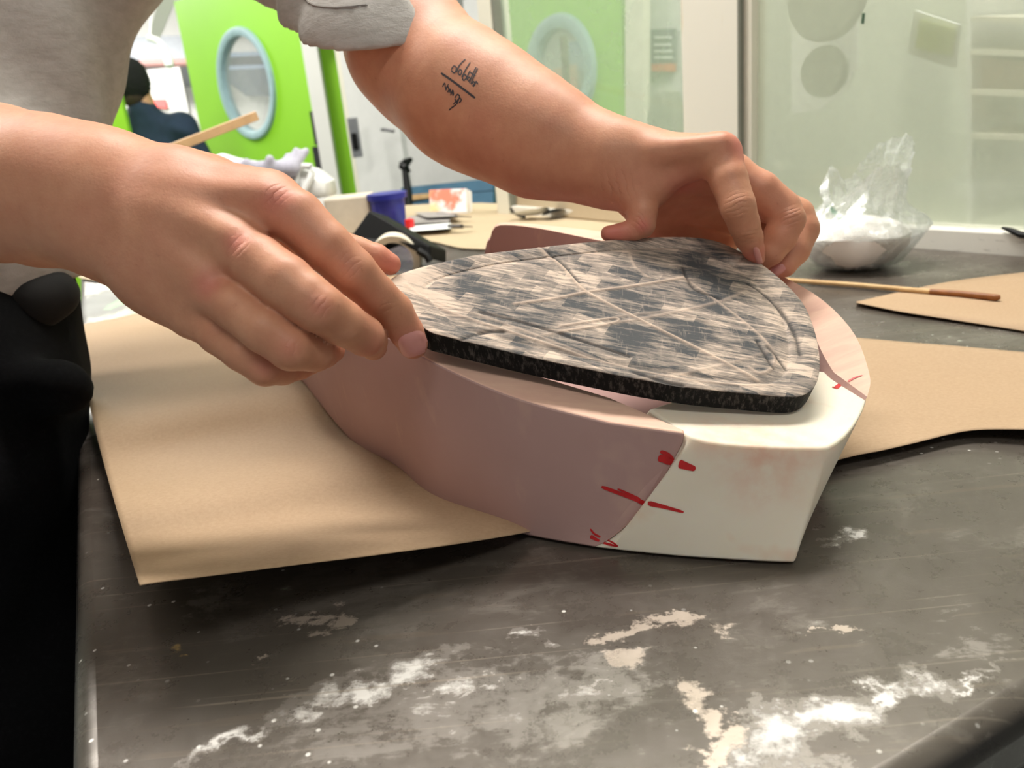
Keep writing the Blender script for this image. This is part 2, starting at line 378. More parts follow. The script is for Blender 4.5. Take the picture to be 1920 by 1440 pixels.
# pale spilt paint and green reflections put into the colour at the far left end
p, a, b = scl(215, 560, 150, 45); g1 = thr(tt.blob(p, a, b), .35, .6); base = tt.mix(tt.math('MULTIPLY', g1, .6), base, srgb(150, 153, 152))
p, a, b = scl(235, 562, 30, 20); g2 = thr(tt.blob(p, a, b), .35, .5); base = tt.mix(tt.math('MULTIPLY', g2, .8), base, srgb(150, 190, 145))
p, a, b = scl(165, 810, 40, 26); g3 = thr(tt.blob(p, a, b), .35, .5); base = tt.mix(tt.math('MULTIPLY', g3, .8), base, srgb(190, 182, 176))
wm = tt.math('MAXIMUM', wm, tt.math('MULTIPLY', g1, .9)); base = tt.mix(upf, srgb(48, 43, 40), base)  # upright edge faces darkened: their shade is put into the base colour
rg = tt.ramp(tt.math('ADD', tt.math('MULTIPLY', wm, .5), tt.math('MULTIPLY', fine, .5)), (.2, .26), (.6, .6))
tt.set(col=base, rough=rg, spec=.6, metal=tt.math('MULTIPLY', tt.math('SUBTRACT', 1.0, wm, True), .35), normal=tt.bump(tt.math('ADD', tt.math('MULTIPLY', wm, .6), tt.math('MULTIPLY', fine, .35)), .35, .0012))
far = 2.75
FL = CORNER + E1 * far
def hit_wall(p, d):      # along d until the partition
    t = np.dot(GW1 - GN * .0125 - p, GN) / np.dot(d, GN); return p + d * t
fr = hit_wall(CORNER, E2); bk0 = Wz(945, 385)
bk = hit_wall(FL, E2) if np.dot(hit_wall(FL, E2) - FL, E2) > 0 else FL + E2 * .8
table = empty('work_table', (CORNER[0] + .5, CORNER[1] + .5, 0), 'large worn dark metal work table smeared with white plaster', 'table')
top = [CORNER, fr, bk, FL]
V = [p + np.array([0, 0, z]) for z in (0, -.035) for p in top]
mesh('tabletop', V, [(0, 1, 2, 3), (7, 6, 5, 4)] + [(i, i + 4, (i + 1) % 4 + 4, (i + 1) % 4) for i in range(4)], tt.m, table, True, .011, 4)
dk_ = plain('dark_table_apron', srgb(44, 40, 38), .6, var=.3, scale=40)
ap = [CORNER + E1 * .014 + E2 * .014, fr + E1 * .014, bk - E1 * .02, FL - E1 * .02 + E2 * .014]
Va = [p + np.array([0, 0, z]) for z in (-.036, -.62) for p in ap]
mesh('apron', Va, [(0, 1, 2, 3), (7, 6, 5, 4)] + [(i, i + 4, (i + 1) % 4 + 4, (i + 1) % 4) for i in range(4)], dk_, table, False)
legm = plain('grey_table_leg_paint', srgb(70, 70, 72), .5)
for p in (CORNER + E1 * .2 + E2 * .2, FL - E1 * .1 + E2 * .1, fr + E1 * .2 - E2 * .15 - GN * .1, bk - E1 * .1 - GN * .1):
    mesh('leg', *box((-.03, -.03, 0), (.03, .03, TZ - .035), (E1, E2, np.array([0, 0, 1.0])), (p[0], p[1], 0)), legm, table, False, .003)

# ------------------------------------------------------------------ kraft paper sheets
def kraft(name, c1, c2):
    t = NT(name); fb = t.noise(1, 6, .7, t.map((60, 420, 60), (0, 0, .3))); lg = t.noise(5, 3)
    c = t.mix(t.ramp(lg, (.3, 0.0), (.7, 1.0)), c1, c2); c = t.mix(t.ramp(t.noise(420, 4, .7), (.35, .0), (.7, .22)), c, srgb(130, 98, 66))
    t.set(col=c, rough=.72, spec=.3, normal=t.bump(t.math('ADD', fb, t.noise(300, 3)), .12, .0006)); return t.m
kr = kraft('kraft_paper', srgb(184, 157, 128), srgb(177, 149, 119))
def sheet(name, fn, nu, nv, mat, label, cat='paper sheet', th=.0004):
    V = [fn(u, v) for u in np.linspace(0, 1, nu) for v in np.linspace(0, 1, nv)]
    o = mesh(name, V, grid_faces(nu, nv), mat, None, True, solid=th, off=1)
    return tag(o, label, cat)
Ltop = catmull([(136, 612), (230, 594), (330, 572), (450, 553), (560, 536), (680, 522), (760, 515)], 12)
Lbot = catmull([(262, 1098), (300, 1092), (420, 1077), (560, 1059), (700, 1042), (860, 1020), (985, 999), (1040, 985)], 12)
def lin(P, t):
    s = np.linspace(0, 1, len(P)); return np.array([np.interp(t, s, P[:, i]) for i in (0, 1)])
lt_, lb_ = resample(Ltop, 60), resample(Lbot, 60)
def left_sheet(u, v):            # u across to the right, v towards us
    a, b = lin(lt_, u), lin(lb_, u); k = v ** .9
    q = a + (b - a) * k; q[0] += (1 - u) * -8 * math.sin(k * math.pi)
    fl = max(0, 1 - u / .95)
    z = .002 + .040 * (v ** 2.2) * (fl ** .8) + .0085 * fl ** .3 * (1 + math.sin(v * 19 + .8 * u + 1.2)) * min(1, v * 3) * (1 - .5 * v) + .003 * math.sin(v * 7.5 - u) ** 2 * fl
    z += .012 * max(0, 1 - v * 5) * 0
    if v > .97: z -= (v - .97) * .05 * fl
    return Wz(q[0], q[1], z)
sheet('kraft_paper_sheet', left_sheet, 60, 110, kr, 'brown kraft paper sheet curling up under the left end of the pink hull')
Rt = resample(catmull([(1480, 622), (1600, 633), (1700, 642), (1800, 650), (1920, 661), (2150, 682)], 10), 50)
Rb = resample(catmull([(1430, 900), (1590, 858), (1650, 846), (1720, 830), (1780, 815), (1830, 807), (1920, 806), (2150, 812)], 10), 50)
def right_sheet(u, v):
    q = lin(Rt, u) * (1 - v) + lin(Rb, u) * v
    z = .001 + .010 * v ** 3 * (.4 + .6 * u) + .001 * math.sin(u * 9) * v
    return Wz(q[0], q[1], z)
sheet('kraft_paper_sheet', right_sheet, 50, 30, kr, 'brown kraft paper sheet lying to the right of the white block')
Sa = resample(catmull([(1606, 566), (1700, 545), (1790, 527), (1920, 511), (2100, 492)], 10), 40)
Sb = resample(catmull([(1606, 568), (1690, 585), (1780, 599), (1920, 621), (2100, 650)], 10), 40)
sheet('kraft_paper_scrap', lambda u, v: Wz(*(lin(Sa, u) * (1 - v) + lin(Sb, u) * v), .001 + .003 * v * (1 - u)), 40, 8, kr, 'pointed brown kraft paper scrap beneath the tip of the thin wooden stick', 'paper scrap')
# thin stick with a stained tip
wood = NT('bare_pale_wood'); wn = wood.noise(1, 4, .6, wood.map((30, 30, 30)))
wood.set(col=wood.mix(wood.ramp(wn, (.3, 0.0), (.7, 1.0)), srgb(214, 180, 130), srgb(190, 150, 100)), rough=.6)
stain = plain('brown_stained_wood', srgb(140, 84, 36), .5, var=.25, scale=120)
t = empty('wooden_stick', Wz(1700, 548), 'thin pale wooden stick with a brown stained tip lying on the table', 'stick')
mesh('shaft', *tube([Wz(1455, 524, .004), Wz(1600, 534, .004), Wz(1745, 547, .0045)], .0028, 10), wood.m, t)
mesh('stained_tip', *tube([Wz(1744, 547, .0045), Wz(1800, 551, .005), Wz(1868, 558, .0055), Wz(1876, 557, .0062)], [.0030, .0034, .0034, .002], 10), stain, t)

# ------------------------------------------------------------------ pink foam hull, white nose block, sanded plate
def foam(name, c1, c2, gloss=.75):
    t = NT(name); n = t.noise(12, 4, .6); fn = t.noise(500, 3, .7); gr = t.noise(1, 3, .6, t.map((25, 90, 25), (0, 0, .5)))
    c = t.mix(t.ramp(n, (.3, 0.0), (.7, 1.0)), c1, c2); c = t.mix(t.ramp(gr, (.60, 0.0), (.74, .22)), c, srgb(226, 190, 168))
    t.set(col=c, rough=gloss, spec=.3, normal=t.bump(fn, .12, .0004)); return t.m
pink = foam('mauve_pink_foam', srgb(190, 155, 149), srgb(182, 146, 140))
def W0(px, py): return Wz(px, py, .002)
bT = W(1284, 813, .388); bB = W0(1115, 1027)
seam = catmull([(1115, 1027), (1150, 1010), (1200, 965), (1240, 910), (1272, 852), (1286, 824), (1284, 813)], 8)
seam = resample(seam, 15)
def depth_on_seam(p):
    k = (1027 - p[1]) / (1027 - 813); return (1 - k) * (HC - .002) / down(1115, 1027) + k * .388
SEAM = [W(x, y, depth_on_seam((x, y))) for x, y in seam]
NB = [W(520, 676, .80), W(558, 705, .70), W(630, 795, .60), W(690, 858, .545), W(742, 897, .515), W0(800, 938), W0(880, 971), W0(970, 1000), W0(1060, 1018)]
NTp = [W(520, 520, .66), W(560, 545, .60), W(640, 585, .50), W(705, 620, .458), W(752, 645, .437), W(805, 675, .419), W(900, 720, .406), W(1000, 756, .398), W(1145, 793, .390)]
NI = [W(540, 505, .68), W(585, 530, .62), W(665, 568, .515), W(725, 600, .475), W(770, 628, .452), W(815, 652, .437), W(905, 676, .428), W(1005, 703, .42), W(1140, 744, .418)]
NIs = W(1283, 806, .391)
LV = 15
def near_outer():
    b, t_ = catmull(NB, 5), catmull(NTp, 5); rows = []
    nrm = np.cross(t_[len(t_) // 2] - b[len(b) // 2], b[-1] - b[0]); nrm /= np.linalg.norm(nrm)
    if np.dot(nrm, CAM - b[len(b) // 2]) < 0: nrm = -nrm
    for i in range(len(b)):
        k0 = i / (len(b) - 1)
        rows.append([b[i] + (t_[i] - b[i]) * s_ + nrm * .006 * math.sin(math.pi * s_) * (1 - k0) for s_ in np.linspace(0, 1, LV)])
    last = rows[-1]
    for k in (.35, .7, 1.0):
        rows.append([last[j] * (1 - k) + SEAM[j] * k for j in range(LV)])
    return rows
NO = near_outer()
ni = list(catmull(NI, 5)); ni += [ni[-1] * (1 - k) + NIs * k for k in (.35, .7, 1.0)]
def wallmesh(rows, inner_top, sink=.055, thick=.03):
    V = []; nr = len(rows); n = LV + 3
    for r, it in zip(rows, inner_top):
        ot = r[-1]; mid_ = ot * .35 + it * .65 + np.array([0, 0, .0015]) * min(1, np.linalg.norm(ot - it) / .02)
        out = (it - ot); out[2] = 0; L = np.linalg.norm(out) + 1e-9
        ib = r[0] + (it - ot) * 1.0; ib[2] = r[0][2]
        V += list(r) + [mid_, it, ib]
    Fc = grid_faces(nr, n, True) + [tuple(range(n))[::-1], tuple(range((nr - 1) * n, nr * n))]
    return V, Fc, [i * n + j for i in range(nr - 1) for j in (LV - 1, LV)]
hc = Wz(1000, 850, 0)
hull = empty('foam_hull', hc, 'mauve pink foam hull with two tall curved side walls on the brown paper', 'foam hull')
rimm = NT('top_lit_sanded_pink_foam'); rg_ = rimm.noise(1, 5, .65, rimm.map((14, 110, 60), (0, 0, .75)), .6)  # sanded rim, with the light from above also put into its paler colour
rimm.set(col=rimm.mix(rimm.ramp(rg_, (.36, 0.0), (.68, 1.0)), srgb(236, 196, 174), srgb(224, 178, 160)), rough=.7, spec=.3, normal=rimm.bump(rg_, .2, .0008))
v_, f_, rim_f = wallmesh(NO, ni)
nw = mesh('side_wall', v_, f_, pink, hull, True, .0012, 2); nw.data.materials.append(rimm.m)
nw.data.set_sharp_from_angle(angle=.28)
for i in rim_f: nw.data.polygons[i].material_index = 1
# far wall, seen from inside
fz = [W(1626, 744, .437), W(1630, 700, .45), W(1592, 612, .485), W(1502, 536, .53), W(1350, 474, .585), W(1160, 439, .66), W(1030, 423, .705), W(960, 417, .725), (0, 0, 0)]
fz[8] = W(918, 419, .735)
fin = [W(1563, 698, .462), W(1545, 668, .475), W(1505, 596, .505), W(1425, 535, .545), W(1290, 482, .575), W(1130, 452, .64), W(1020, 430, .69), W(958, 422, .71), W(916, 424, .72)]
def far_rows():
    o = catmull(fz, 5); i_ = catmull(fin, 5); V = []; n = 0; ring = []
    for k, (a, b) in enumerate(zip(o, i_)):
        c = np.array([-.02, .52, TZ]); inw = (c - a); inw[2] = 0; inw /= np.linalg.norm(inw)
        e = max(0, (k / (len(o) - 1) - .93) / .07)
        drop = np.array([0, 0, -.012 * e ** 2])
        ab = a + inw * .028; ab[2] = TZ + .002; bb = b + inw * .02; bb[2] = TZ + .002
        end = W(870, 492, .70) - W(918, 424, .72)
        ring.append([ab, a * .75 + ab * .25, a + drop, b + drop, b * .7 + bb * .3, bb])
    # rounded sloping tail end
    last = ring[-1]; d = (W(872, 490, .72) - W(918, 421, .72))
    for k in (.3, .6, .85, 1.0):
        ring.append([last[0] + XW(d) * (.4 + .6 * k), last[1] + XW(d) * (.30 * k + .55 * k ** 3), last[2] + XW(d) * .35 * k + np.array([0, 0, -.03 * k ** 2.5]), last[3] + XW(d) * .35 * k + np.array([0, 0, -.03 * k ** 2.5]), last[4] + XW(d) * (.30 * k + .55 * k ** 3), last[5] + XW(d) * (.4 + .6 * k)])
    return ring
def XW(d): return np.array([d[0], d[1], 0.0])
fw = mesh('side_wall', *loft(far_rows()), pink, hull, True, .0012, 2); fw.data.materials.append(rimm.m)
for i in range(40): fw.data.polygons[i * 6 + 2].material_index = 1
# floor of the hull between the walls
fl_pts = [r[0] for r in NO[::3]] + [SEAM[0]]
o_ = catmull(fz, 3)[::-1]
flp = [p * np.array([1, 1, 0]) + np.array([0, 0, TZ + .0025]) for p in [NO[8][0], NO[16][0], NO[24][0], NO[32][0], NO[40][0]]]
cf = np.array([-.02, .52, TZ])
flf = []
for p in (W(960, 417, .725), W(1160, 439, .66), W(1350, 474, .585), W(1502, 536, .53), W(1592, 612, .485)):
    q = p + (cf - p) * .10; q[2] = TZ + .0025; flf.append(q)
k = len(flp); inn = [p + XW(cf - p) * .04 for p in flp]
Vf = inn + flf; Vf = Vf + [p + np.array([0, 0, .012]) for p in Vf]
Ff = [(i, i + 1, i + 1 + k, i + k) for i in range(k - 1)] + [(i + 2 * k, i + k * 3, i + 1 + 3 * k, i + 1 + 2 * k) for i in range(k - 1)]
mesh('hull_floor', Vf, Ff, pink, hull, False)

# white nose block
wh = NT('waxy_white_foam'); wn_ = wh.noise(9, 4, .6); wb = wh.noise(26, 3, .6)
wc = wh.mix(wh.ramp(wn_, (.35, 0.0), (.7, 1.0)), srgb(240, 230, 213), srgb(233, 219, 197))
wc = wh.mix(wh.ramp(wb, (.64, 0.0), (.76, .5)), wc, srgb(228, 186, 158))
for px, py, rx, ry, s_ in ((1575, 800, 40, 28, .75), (1440, 836, 150, 9, .7), (1435, 938, 26, 12, .4), (1510, 740, 70, 12, .4), (1330, 792, 90, 10, .35)):
    q = Wp(px, py, W(1400, 838, .386), (CAM - W(1400, 838, .386)) / .386)
    sub = wh.add('ShaderNodeVectorMath', operation='DISTANCE'); wh.put(sub.inputs[0], wh.co()); sub.inputs[1].default_value = tuple(q)
    e = wh.ramp(sub.outputs['Value'], (0.0, s_), (max(rx, 20) * .386 / F, 0.0))
    wc = wh.mix(wh.math('MULTIPLY', e, wh.ramp(wh.noise(90, 4), (.35, .2), (.65, 1.0))), wc, srgb(222, 160, 132))
wh.set(col=wc, rough=.55, spec=.35, sss=.25, normal=wh.bump(wh.noise(200, 3), .06, .0004))
wh.b.inputs['Subsurface Radius'].default_value = (.010, .007, .004); wh.b.inputs['Subsurface Scale'].default_value = .6
cT = W(1553, 838, .384); cB = W0(1490, 1056)
rT = [W(x, y, 1) for x, y in ((1570, 829), (1587, 815), (1600, 800), (1611, 783), (1620, 765), (1626, 748))]; rT[-1] = W(1626, 748, .44)
e = XW(W(1626, 748, .44) - cT); eB = cB + e * .55
eB[0] -= .010
rB = [cB + (eB - cB) * k for k in (.17, .35, .5, .67, .84, 1.0)]
tI = [W(1561, 699, .468), W(1500, 690, .480), W(1400, 690, .470), W(1290, 742, .432), W(1217, 767, .415)]
# keep every top point in one plane
n_ = np.cross(cT - SEAM[-1], rT[-1] - SEAM[-1]); n_ /= np.linalg.norm(n_)
def flat(p):
    r = p - CAM; return CAM + r * (np.dot(SEAM[-1] - CAM, n_) / np.dot(r, n_))
rT = [flat(p) for p in rT]; tI = [flat(p) for p in tI]
bI = [eB + XW(tI[0] - rT[-1]) + E1 * .0, eB * .75 + SEAM[0] * .25 + XW(tI[1] - rT[-1]), eB * .5 + SEAM[0] * .5 + XW(tI[2] - rT[-1]), SEAM[0] * .8 + eB * .2 + XW(tI[4] - SEAM[-1]), SEAM[0] + XW(tI[4] - SEAM[-1])]
midT = [flat(W(x, y, 1)) for x, y in ((1298, 820), (1325, 827.5), (1360, 832.5), (1400, 836), (1450, 838.5), (1505, 839.5), (1535, 839.5))]; midB = [W0(x, y) for x, y in ((1140, 1030), (1180, 1035), (1230, 1040), (1285, 1045), (1345, 1049), (1410, 1053), (1455, 1055))]
loops = []
for j in range(LV):
    k = j / (LV - 1)
    L_ = [SEAM[j]] + [midB[i] * (1 - k) + midT[i] * k for i in range(7)] + [cB * (1 - k) + cT * k] + [rB[i] * (1 - k) + rT[i] * k for i in range(6)] + [bI[i] * (1 - k) + tI[i] * k for i in range(5)]
    loops.append(L_)
nose = tag(mesh('nose_block', *loft(loops), wh.m, None, True, .0018, 3), 'cream white foam block forming the pointed nose of the pink hull', 'foam block')

# sanded plate
A_, B_, C_ = W(1500, 742, .407), W(805, 626, .402), W(1320, 448, .515)
PNn = np.cross(B_ - A_, C_ - A_); PNn /= np.linalg.norm(PNn)
if PNn[2] < 0: PNn = -PNn
def onp(px, py): return Wp(px, py, A_, PNn)
out_px = [(722, 540), (734, 523), (760, 511), (800, 499), (840, 490), (900, 478), (1000, 466), (1100, 455), (1180, 448), (1255, 445), (1310, 447), (1352, 456), (1400, 479), (1440, 505), (1480, 540), (1508, 574), (1526, 618), (1535, 660),
          (1536, 695), (1528, 723), (1506, 741), (1470, 744), (1400, 738), (1300, 728), (1200, 712), (1100, 692), (1000, 671), (900, 647), (840, 632), (802, 620), (765, 585), (735, 556)]
OUT = resample(catmull([onp(*p) for p in out_px], 8, True), 420, True)
PU = (A_ - B_) / np.linalg.norm(A_ - B_); PV = np.cross(PNn, PU)
def loc(p): q = np.asarray(p) - B_; return np.array([q @ PU, q @ PV])
O2 = np.array([loc(p) for p in OUT]); cen = O2.mean(0)
NR = 120; sr = np.r_[np.linspace(0.004, .975, NR), [.985, .993, .998, 1.0]]
UV = cen + (O2[None] - cen) * sr[:, None, None]
def poly(*px): return np.array([loc(onp(*p)) for p in px])
def dist_poly(P, UVf):
    best = np.full(len(UVf), 9.0)
    for a, b in zip(P[:-1], P[1:]):
        u = b - a; t_ = np.clip(((UVf - a) @ u) / (u @ u + 1e-12), 0, 1); best = np.minimum(best, np.linalg.norm(UVf - a - t_[:, None] * u, axis=1))
    return best
def cmp_(*px): return np.array([loc(p) for p in catmull([onp(*q) for q in px], 8)])
RIDGE = [cmp_((1010, 468), (1050, 497), (1075, 525), (1100, 548), (1160, 580), (1230, 615), (1310, 655), (1420, 712)), cmp_((965, 570), (1040, 560), (1100, 548), (1190, 536), (1282, 521)),
         cmp_((1282, 521), (1330, 555), (1390, 600), (1435, 640), (1452, 668), (1447, 690), (1425, 700), (1405, 690)), cmp_((1020, 628), (1120, 610), (1200, 598), (1290, 580), (1360, 562), (1400, 545)),
         cmp_((762, 535), (800, 560), (860, 590), (950, 620), (1050, 652), (1150, 683), (1260, 708), (1370, 722), (1450, 722)), cmp_((800, 560), (880, 585), (960, 612), (1040, 642), (1130, 676)),
         cmp_((1050, 612), (1100, 604), (1150, 597), (1158, 603), (1120, 612), (1050, 622)), cmp_((1180, 475), (1190, 500), (1215, 520)), cmp_((1150, 595), (1260, 585), (1340, 610)), cmp_((1200, 712), (1330, 690), (1440, 660))]
GROOVE = [cmp_((1400, 530), (1440, 555), (1470, 590), (1492, 630), (1500, 665)), cmp_((1425, 545), (1465, 580), (1492, 625)), cmp_((863, 640), (905, 622), (945, 622)), cmp_((1190, 700), (1240, 716), (1280, 724)), cmp_((1020, 466), (1060, 500), (1085, 528)), cmp_((900, 585), (1000, 610), (1180, 668)),
          cmp_((1420, 640), (1450, 690)), cmp_((1440, 650), (1475, 690)), cmp_((1280, 500), (1300, 540), (1350, 560))]
UVf = UV.reshape(-1, 2)
rd = np.zeros(len(UVf)); gd = np.zeros(len(UVf))
for i, P in enumerate(RIDGE): rd = np.maximum(rd, np.exp(-(dist_poly(P, UVf) / (.0012 if i in (0, 1, 3) else .0010)) ** 2) * (.8, .7, .6, .4, .6, .4, .6, .5, .3, .3)[i])
for P in GROOVE: gd = np.maximum(gd, np.exp(-(dist_poly(P, UVf) / .0011) ** 2))
darkp = np.zeros(len(UVf))
for px, py, r_, s_ in ((1200, 560, .030, .9), (1330, 570, .018, .9), (960, 575, .028, .7), (1010, 600, .022, .8), (1290, 625, .022, .9), (1180, 640, .022, .9), (1390, 620, .016, .6), (900, 520, .02, .5), (1310, 500, .02, .8), (1100, 570, .02, .7), (1230, 500, .02, .4), (1380, 690, .014, .5), (1420, 530, .015, .4), (1090, 630, .02, .7)):
    darkp = np.maximum(darkp, s_ * np.exp(-(np.linalg.norm(UVf - loc(onp(px, py)), axis=1) / r_) ** 2))
inner = np.repeat(sr, len(O2))
hgt = .0011 * rd - .0009 * gd + .0007 * (inner > .86) - .0022 * np.clip(1 - inner / .82, 0, 1) ** .5 * 0 - .0012 * np.exp(-((inner - .86) / .05) ** 2)
edge_drop = np.where(inner > .975, -.0005 * ((inner - .975) / .025) ** 2, 0)
TOP = B_ + UVf[:, :1] * PU + UVf[:, 1:] * PV + (hgt + edge_drop)[:, None] * PNn
N = len(O2); Vp = list(TOP); Fp = grid_faces(len(sr), N, True); Fp.append(tuple(range(N))[::-1])
base_i = (len(sr) - 1) * N; th = .0112
for t_ in (.03, .5, 1.0):
    o0 = len(Vp); Vp += [p - PNn * th * t_ for p in OUT]; prev = base_i if t_ == .03 else o0 - N
    Fp += [(prev + i, prev + (i + 1) % N, o0 + (i + 1) % N, o0 + i) for i in range(N)]
Fp.append(tuple(range(len(Vp) - N, len(Vp))))
pl = NT('sanded_grey_and_pink_board')
axm = pl.add('ShaderNodeCombineXYZ')
def dotn(v):
    d = pl.add('ShaderNodeVectorMath', operation='DOT_PRODUCT'); pl.put(d.inputs[0], pl.co()); d.inputs[1].default_value = tuple(v); return d.outputs['Value']
pl.put(axm.inputs[0], dotn(PU)); pl.put(axm.inputs[1], dotn(PV)); uv = axm.outputs[0]
st1 = pl.noise(1, 7, .68, pl.map((30, 260, 1), (0, 0, -.12), v=uv), .4); st2 = pl.noise(1, 6, .7, pl.map((60, 650, 1), (0, 0, -.1), v=uv)); st3 = pl.noise(28, 6, .65, pl.map(v=uv), .8)
st4 = pl.noise(1, 6, .7, pl.map((420, 60, 1), (0, 0, .2), v=uv))
br = pl.add('ShaderNodeTexBrick'); pl.put(br.inputs['Vector'], pl.map((1, 1, 1), (0, 0, .35), v=uv)); br.inputs['Scale'].default_value = 26
br.inputs['Color1'].default_value = (0, 0, 0, 1); br.inputs['Color2'].default_value = (1, 1, 1, 1); br.inputs['Mortar Size'].default_value = 0
dk = pl.attr('dark')
s_ = pl.math('ADD', pl.math('ADD', pl.math('MULTIPLY', st1, .44), pl.math('MULTIPLY', st2, .34)), pl.math('ADD', pl.math('MULTIPLY', st3, .30), pl.math('MULTIPLY', br.outputs[0], .09)))
s_ = pl.math('ADD', s_, pl.math('MULTIPLY', dk, .12))
msk = pl.ramp(s_, (.525, 0.0), (.59, .55), (.69, 1.0))
c = pl.mix(msk, srgb(212, 190, 172), srgb(74, 75, 77))
c = pl.mix(pl.math('MULTIPLY', pl.ramp(st4, (.55, 0.0), (.7, 1.0)), .35), c, srgb(190, 172, 158))
c = pl.mix(pl.math('MULTIPLY', pl.attr('ridge'), .75), c, srgb(228, 200, 178))
c = pl.mix(pl.math('MULTIPLY', pl.attr('groove'), .85), c, srgb(52, 50, 50))
sd = NT  # side colour: black, with pale vertical sanding scratches near the top
scr = pl.noise(1, 4, .7, pl.map((520, 520, 45), v=pl.co()))
cs = pl.mix(pl.math('MULTIPLY', pl.ramp(scr, (.50, 0.0), (.68, 1.0)), .5), srgb(12, 12, 13), srgb(110, 104, 98))
c = pl.mix(pl.attr('side'), c, cs)
pl.set(col=c, rough=.7, spec=.22, normal=pl.bump(pl.math('ADD', st2, pl.math('MULTIPLY', st1, .6)), .35, .0006))
pm_ = bpy.data.meshes.new('sanded_plate'); pm_.from_pydata([tuple(v) for v in Vp], [], Fp); pm_.update()
pad = len(Vp) - len(UVf)
for nm, arr, fill in (('ridge', rd, 0), ('groove', gd, 0), ('dark', darkp, 0), ('side', (inner > .9995) * .25, 1)):
    a = pm_.attributes.new(nm, 'FLOAT', 'POINT'); a.data.foreach_set('value', np.r_[arr, np.full(pad, fill)].astype(np.float32))
plate = link('sanded_plate', pm_, pl.m, None, True)
pm_.set_sharp_from_angle(angle=.9)
tag(plate, 'thin shield-shaped plate sanded to pink and grey with a black edge', 'plate')
# red marker strokes drawn across the joints
red = plain('red_marker_ink', srgb(196, 30, 34), .5, var=.12, scale=200)
dg = bpy.context.evaluated_depsgraph_get(); dg.update()
def bvh(o): return BVHTree.FromObject(o, dg)
def stroke(bv, px, w, wend=None, lift=.0003, dens=4):
    P = catmull(px, dens) if len(px) > 2 else resample(px, 8); V = []; n = len(P)
    pts = []; nr = []
    for x, y in P:
        o = Vector(CAM); d = Vector(W(x, y, 1) - CAM).normalized(); h = bv.ray_cast(o, d)
        if h[0] is None: continue
        nn = h[1]
        if nn.dot(d) > 0: nn = -nn
        pts.append(np.array(h[0] + nn * lift)); nr.append(np.array(nn))
    if len(pts) < 2: return [], []
    n = len(pts); Fc = []
    for i in range(n):
        t_ = pts[min(i + 1, n - 1)] - pts[max(i - 1, 0)]; s2 = np.cross(nr[i], t_); s2 /= np.linalg.norm(s2) + 1e-12
        ww = (w if wend is None else w + (wend - w) * i / (n - 1)) * (.55 if i in (0, n - 1) else 1)
        for q in (-.5, -.2, .2, .5): V.append(pts[i] + s2 * ww * q)
    return V, grid_faces(n, 4)
bw_, bn_ = bvh(nw), bvh(nose)
mm = .386 / F
ON_PINK = [[((1234, 858), (1250, 862), (1268, 873)), 12, 14], [((1238, 846), (1252, 852), (1264, 866)), 6, 8], [((1128, 912), (1160, 924), (1190, 935), (1209, 944)), 6, 8], [((1158, 916), (1180, 926), (1200, 936)), 3, 5], [((1107, 1005), (1116, 1010), (1124, 1014)), 7, 4], [((1107, 991), (1114, 1000), (1126, 1007)), 3, 4]]
ON_WHITE = [[((1273, 869), (1288, 874), (1304, 879)), 15, 8], [((1215, 943), (1245, 950), (1282, 960)), 9, 4], [((1124, 1012), (1140, 1013), (1159, 1023)), 3, 3], [((1126, 1016), (1140, 1020), (1159, 1024)), 4, 4], [((1566, 729), (1578, 719), (1590, 716)), 9, 5], [((1560, 726), (1568, 728)), 6, 4]]
for L_, b_, par, lb in ((ON_PINK, bw_, hull, 'red marker strokes on the mauve wall'), (ON_WHITE, bn_, nose, None)):
    for px, w0, w1 in L_:
        v_, f_ = stroke(b_, px, w0 * mm * 1.25, w1 * mm * 1.25)
        if v_: mesh('marker_stroke', v_, f_, red, par)
bf_ = bvh(fw)
v_, f_ = stroke(bf_, ((1590, 716), (1602, 709), (1617, 704)), 6 * mm, 3 * mm)
if v_: mesh('marker_stroke', v_, f_, red, hull)

# ------------------------------------------------------------------ the person working at the table
def P(*a): return chain([a])[0]
# right arm of the person (near us, left in the photo)
rh_wrist = (190, 384, .388)
R_FORE = [((-760, 300, .47, 145), (-300, 325, .445, 150)), ((-300, 325, .445, 150), (0, 345, .420, 128)), ((0, 345, .42, 128), (110, 352, .400, 112)),
          ((110, 345, .402, 104), (205, 352, .390, 84)), ((90, 385, .402, 100), (200, 420, .388, 78))]
R_PALM = [((190, 335, .390, 78), (330, 352, .380, 62)), ((330, 352, .380, 62), (505, 378, .372, 56)), ((205, 375, .385, 78), (330, 408, .372, 66)), ((330, 408, .372, 66), (435, 462, .362, 52)),
          ((210, 415, .386, 78), (310, 468, .372, 66)), ((310, 468, .372, 66), (384, 538, .364, 46)), ((215, 445, .388, 70), (300, 520, .378, 62)), ((300, 520, .378, 62), (362, 592, .372, 40)),
          ((220, 370, .40, 70), (420, 440, .392, 60)), ((230, 430, .40, 66), (370, 540, .386, 52)),
          ((230, 345, .395, 62), (400, 370, .400, 58)), ((400, 370, .400, 58), (470, 400, .402, 50))]
R_TEND = [((250, 352, .367, 10), (500, 368, .3585, 10)), ((250, 382, .363, 11), (437, 446, .3515, 12)), ((250, 412, .364, 11), (380, 522, .3545, 12))]
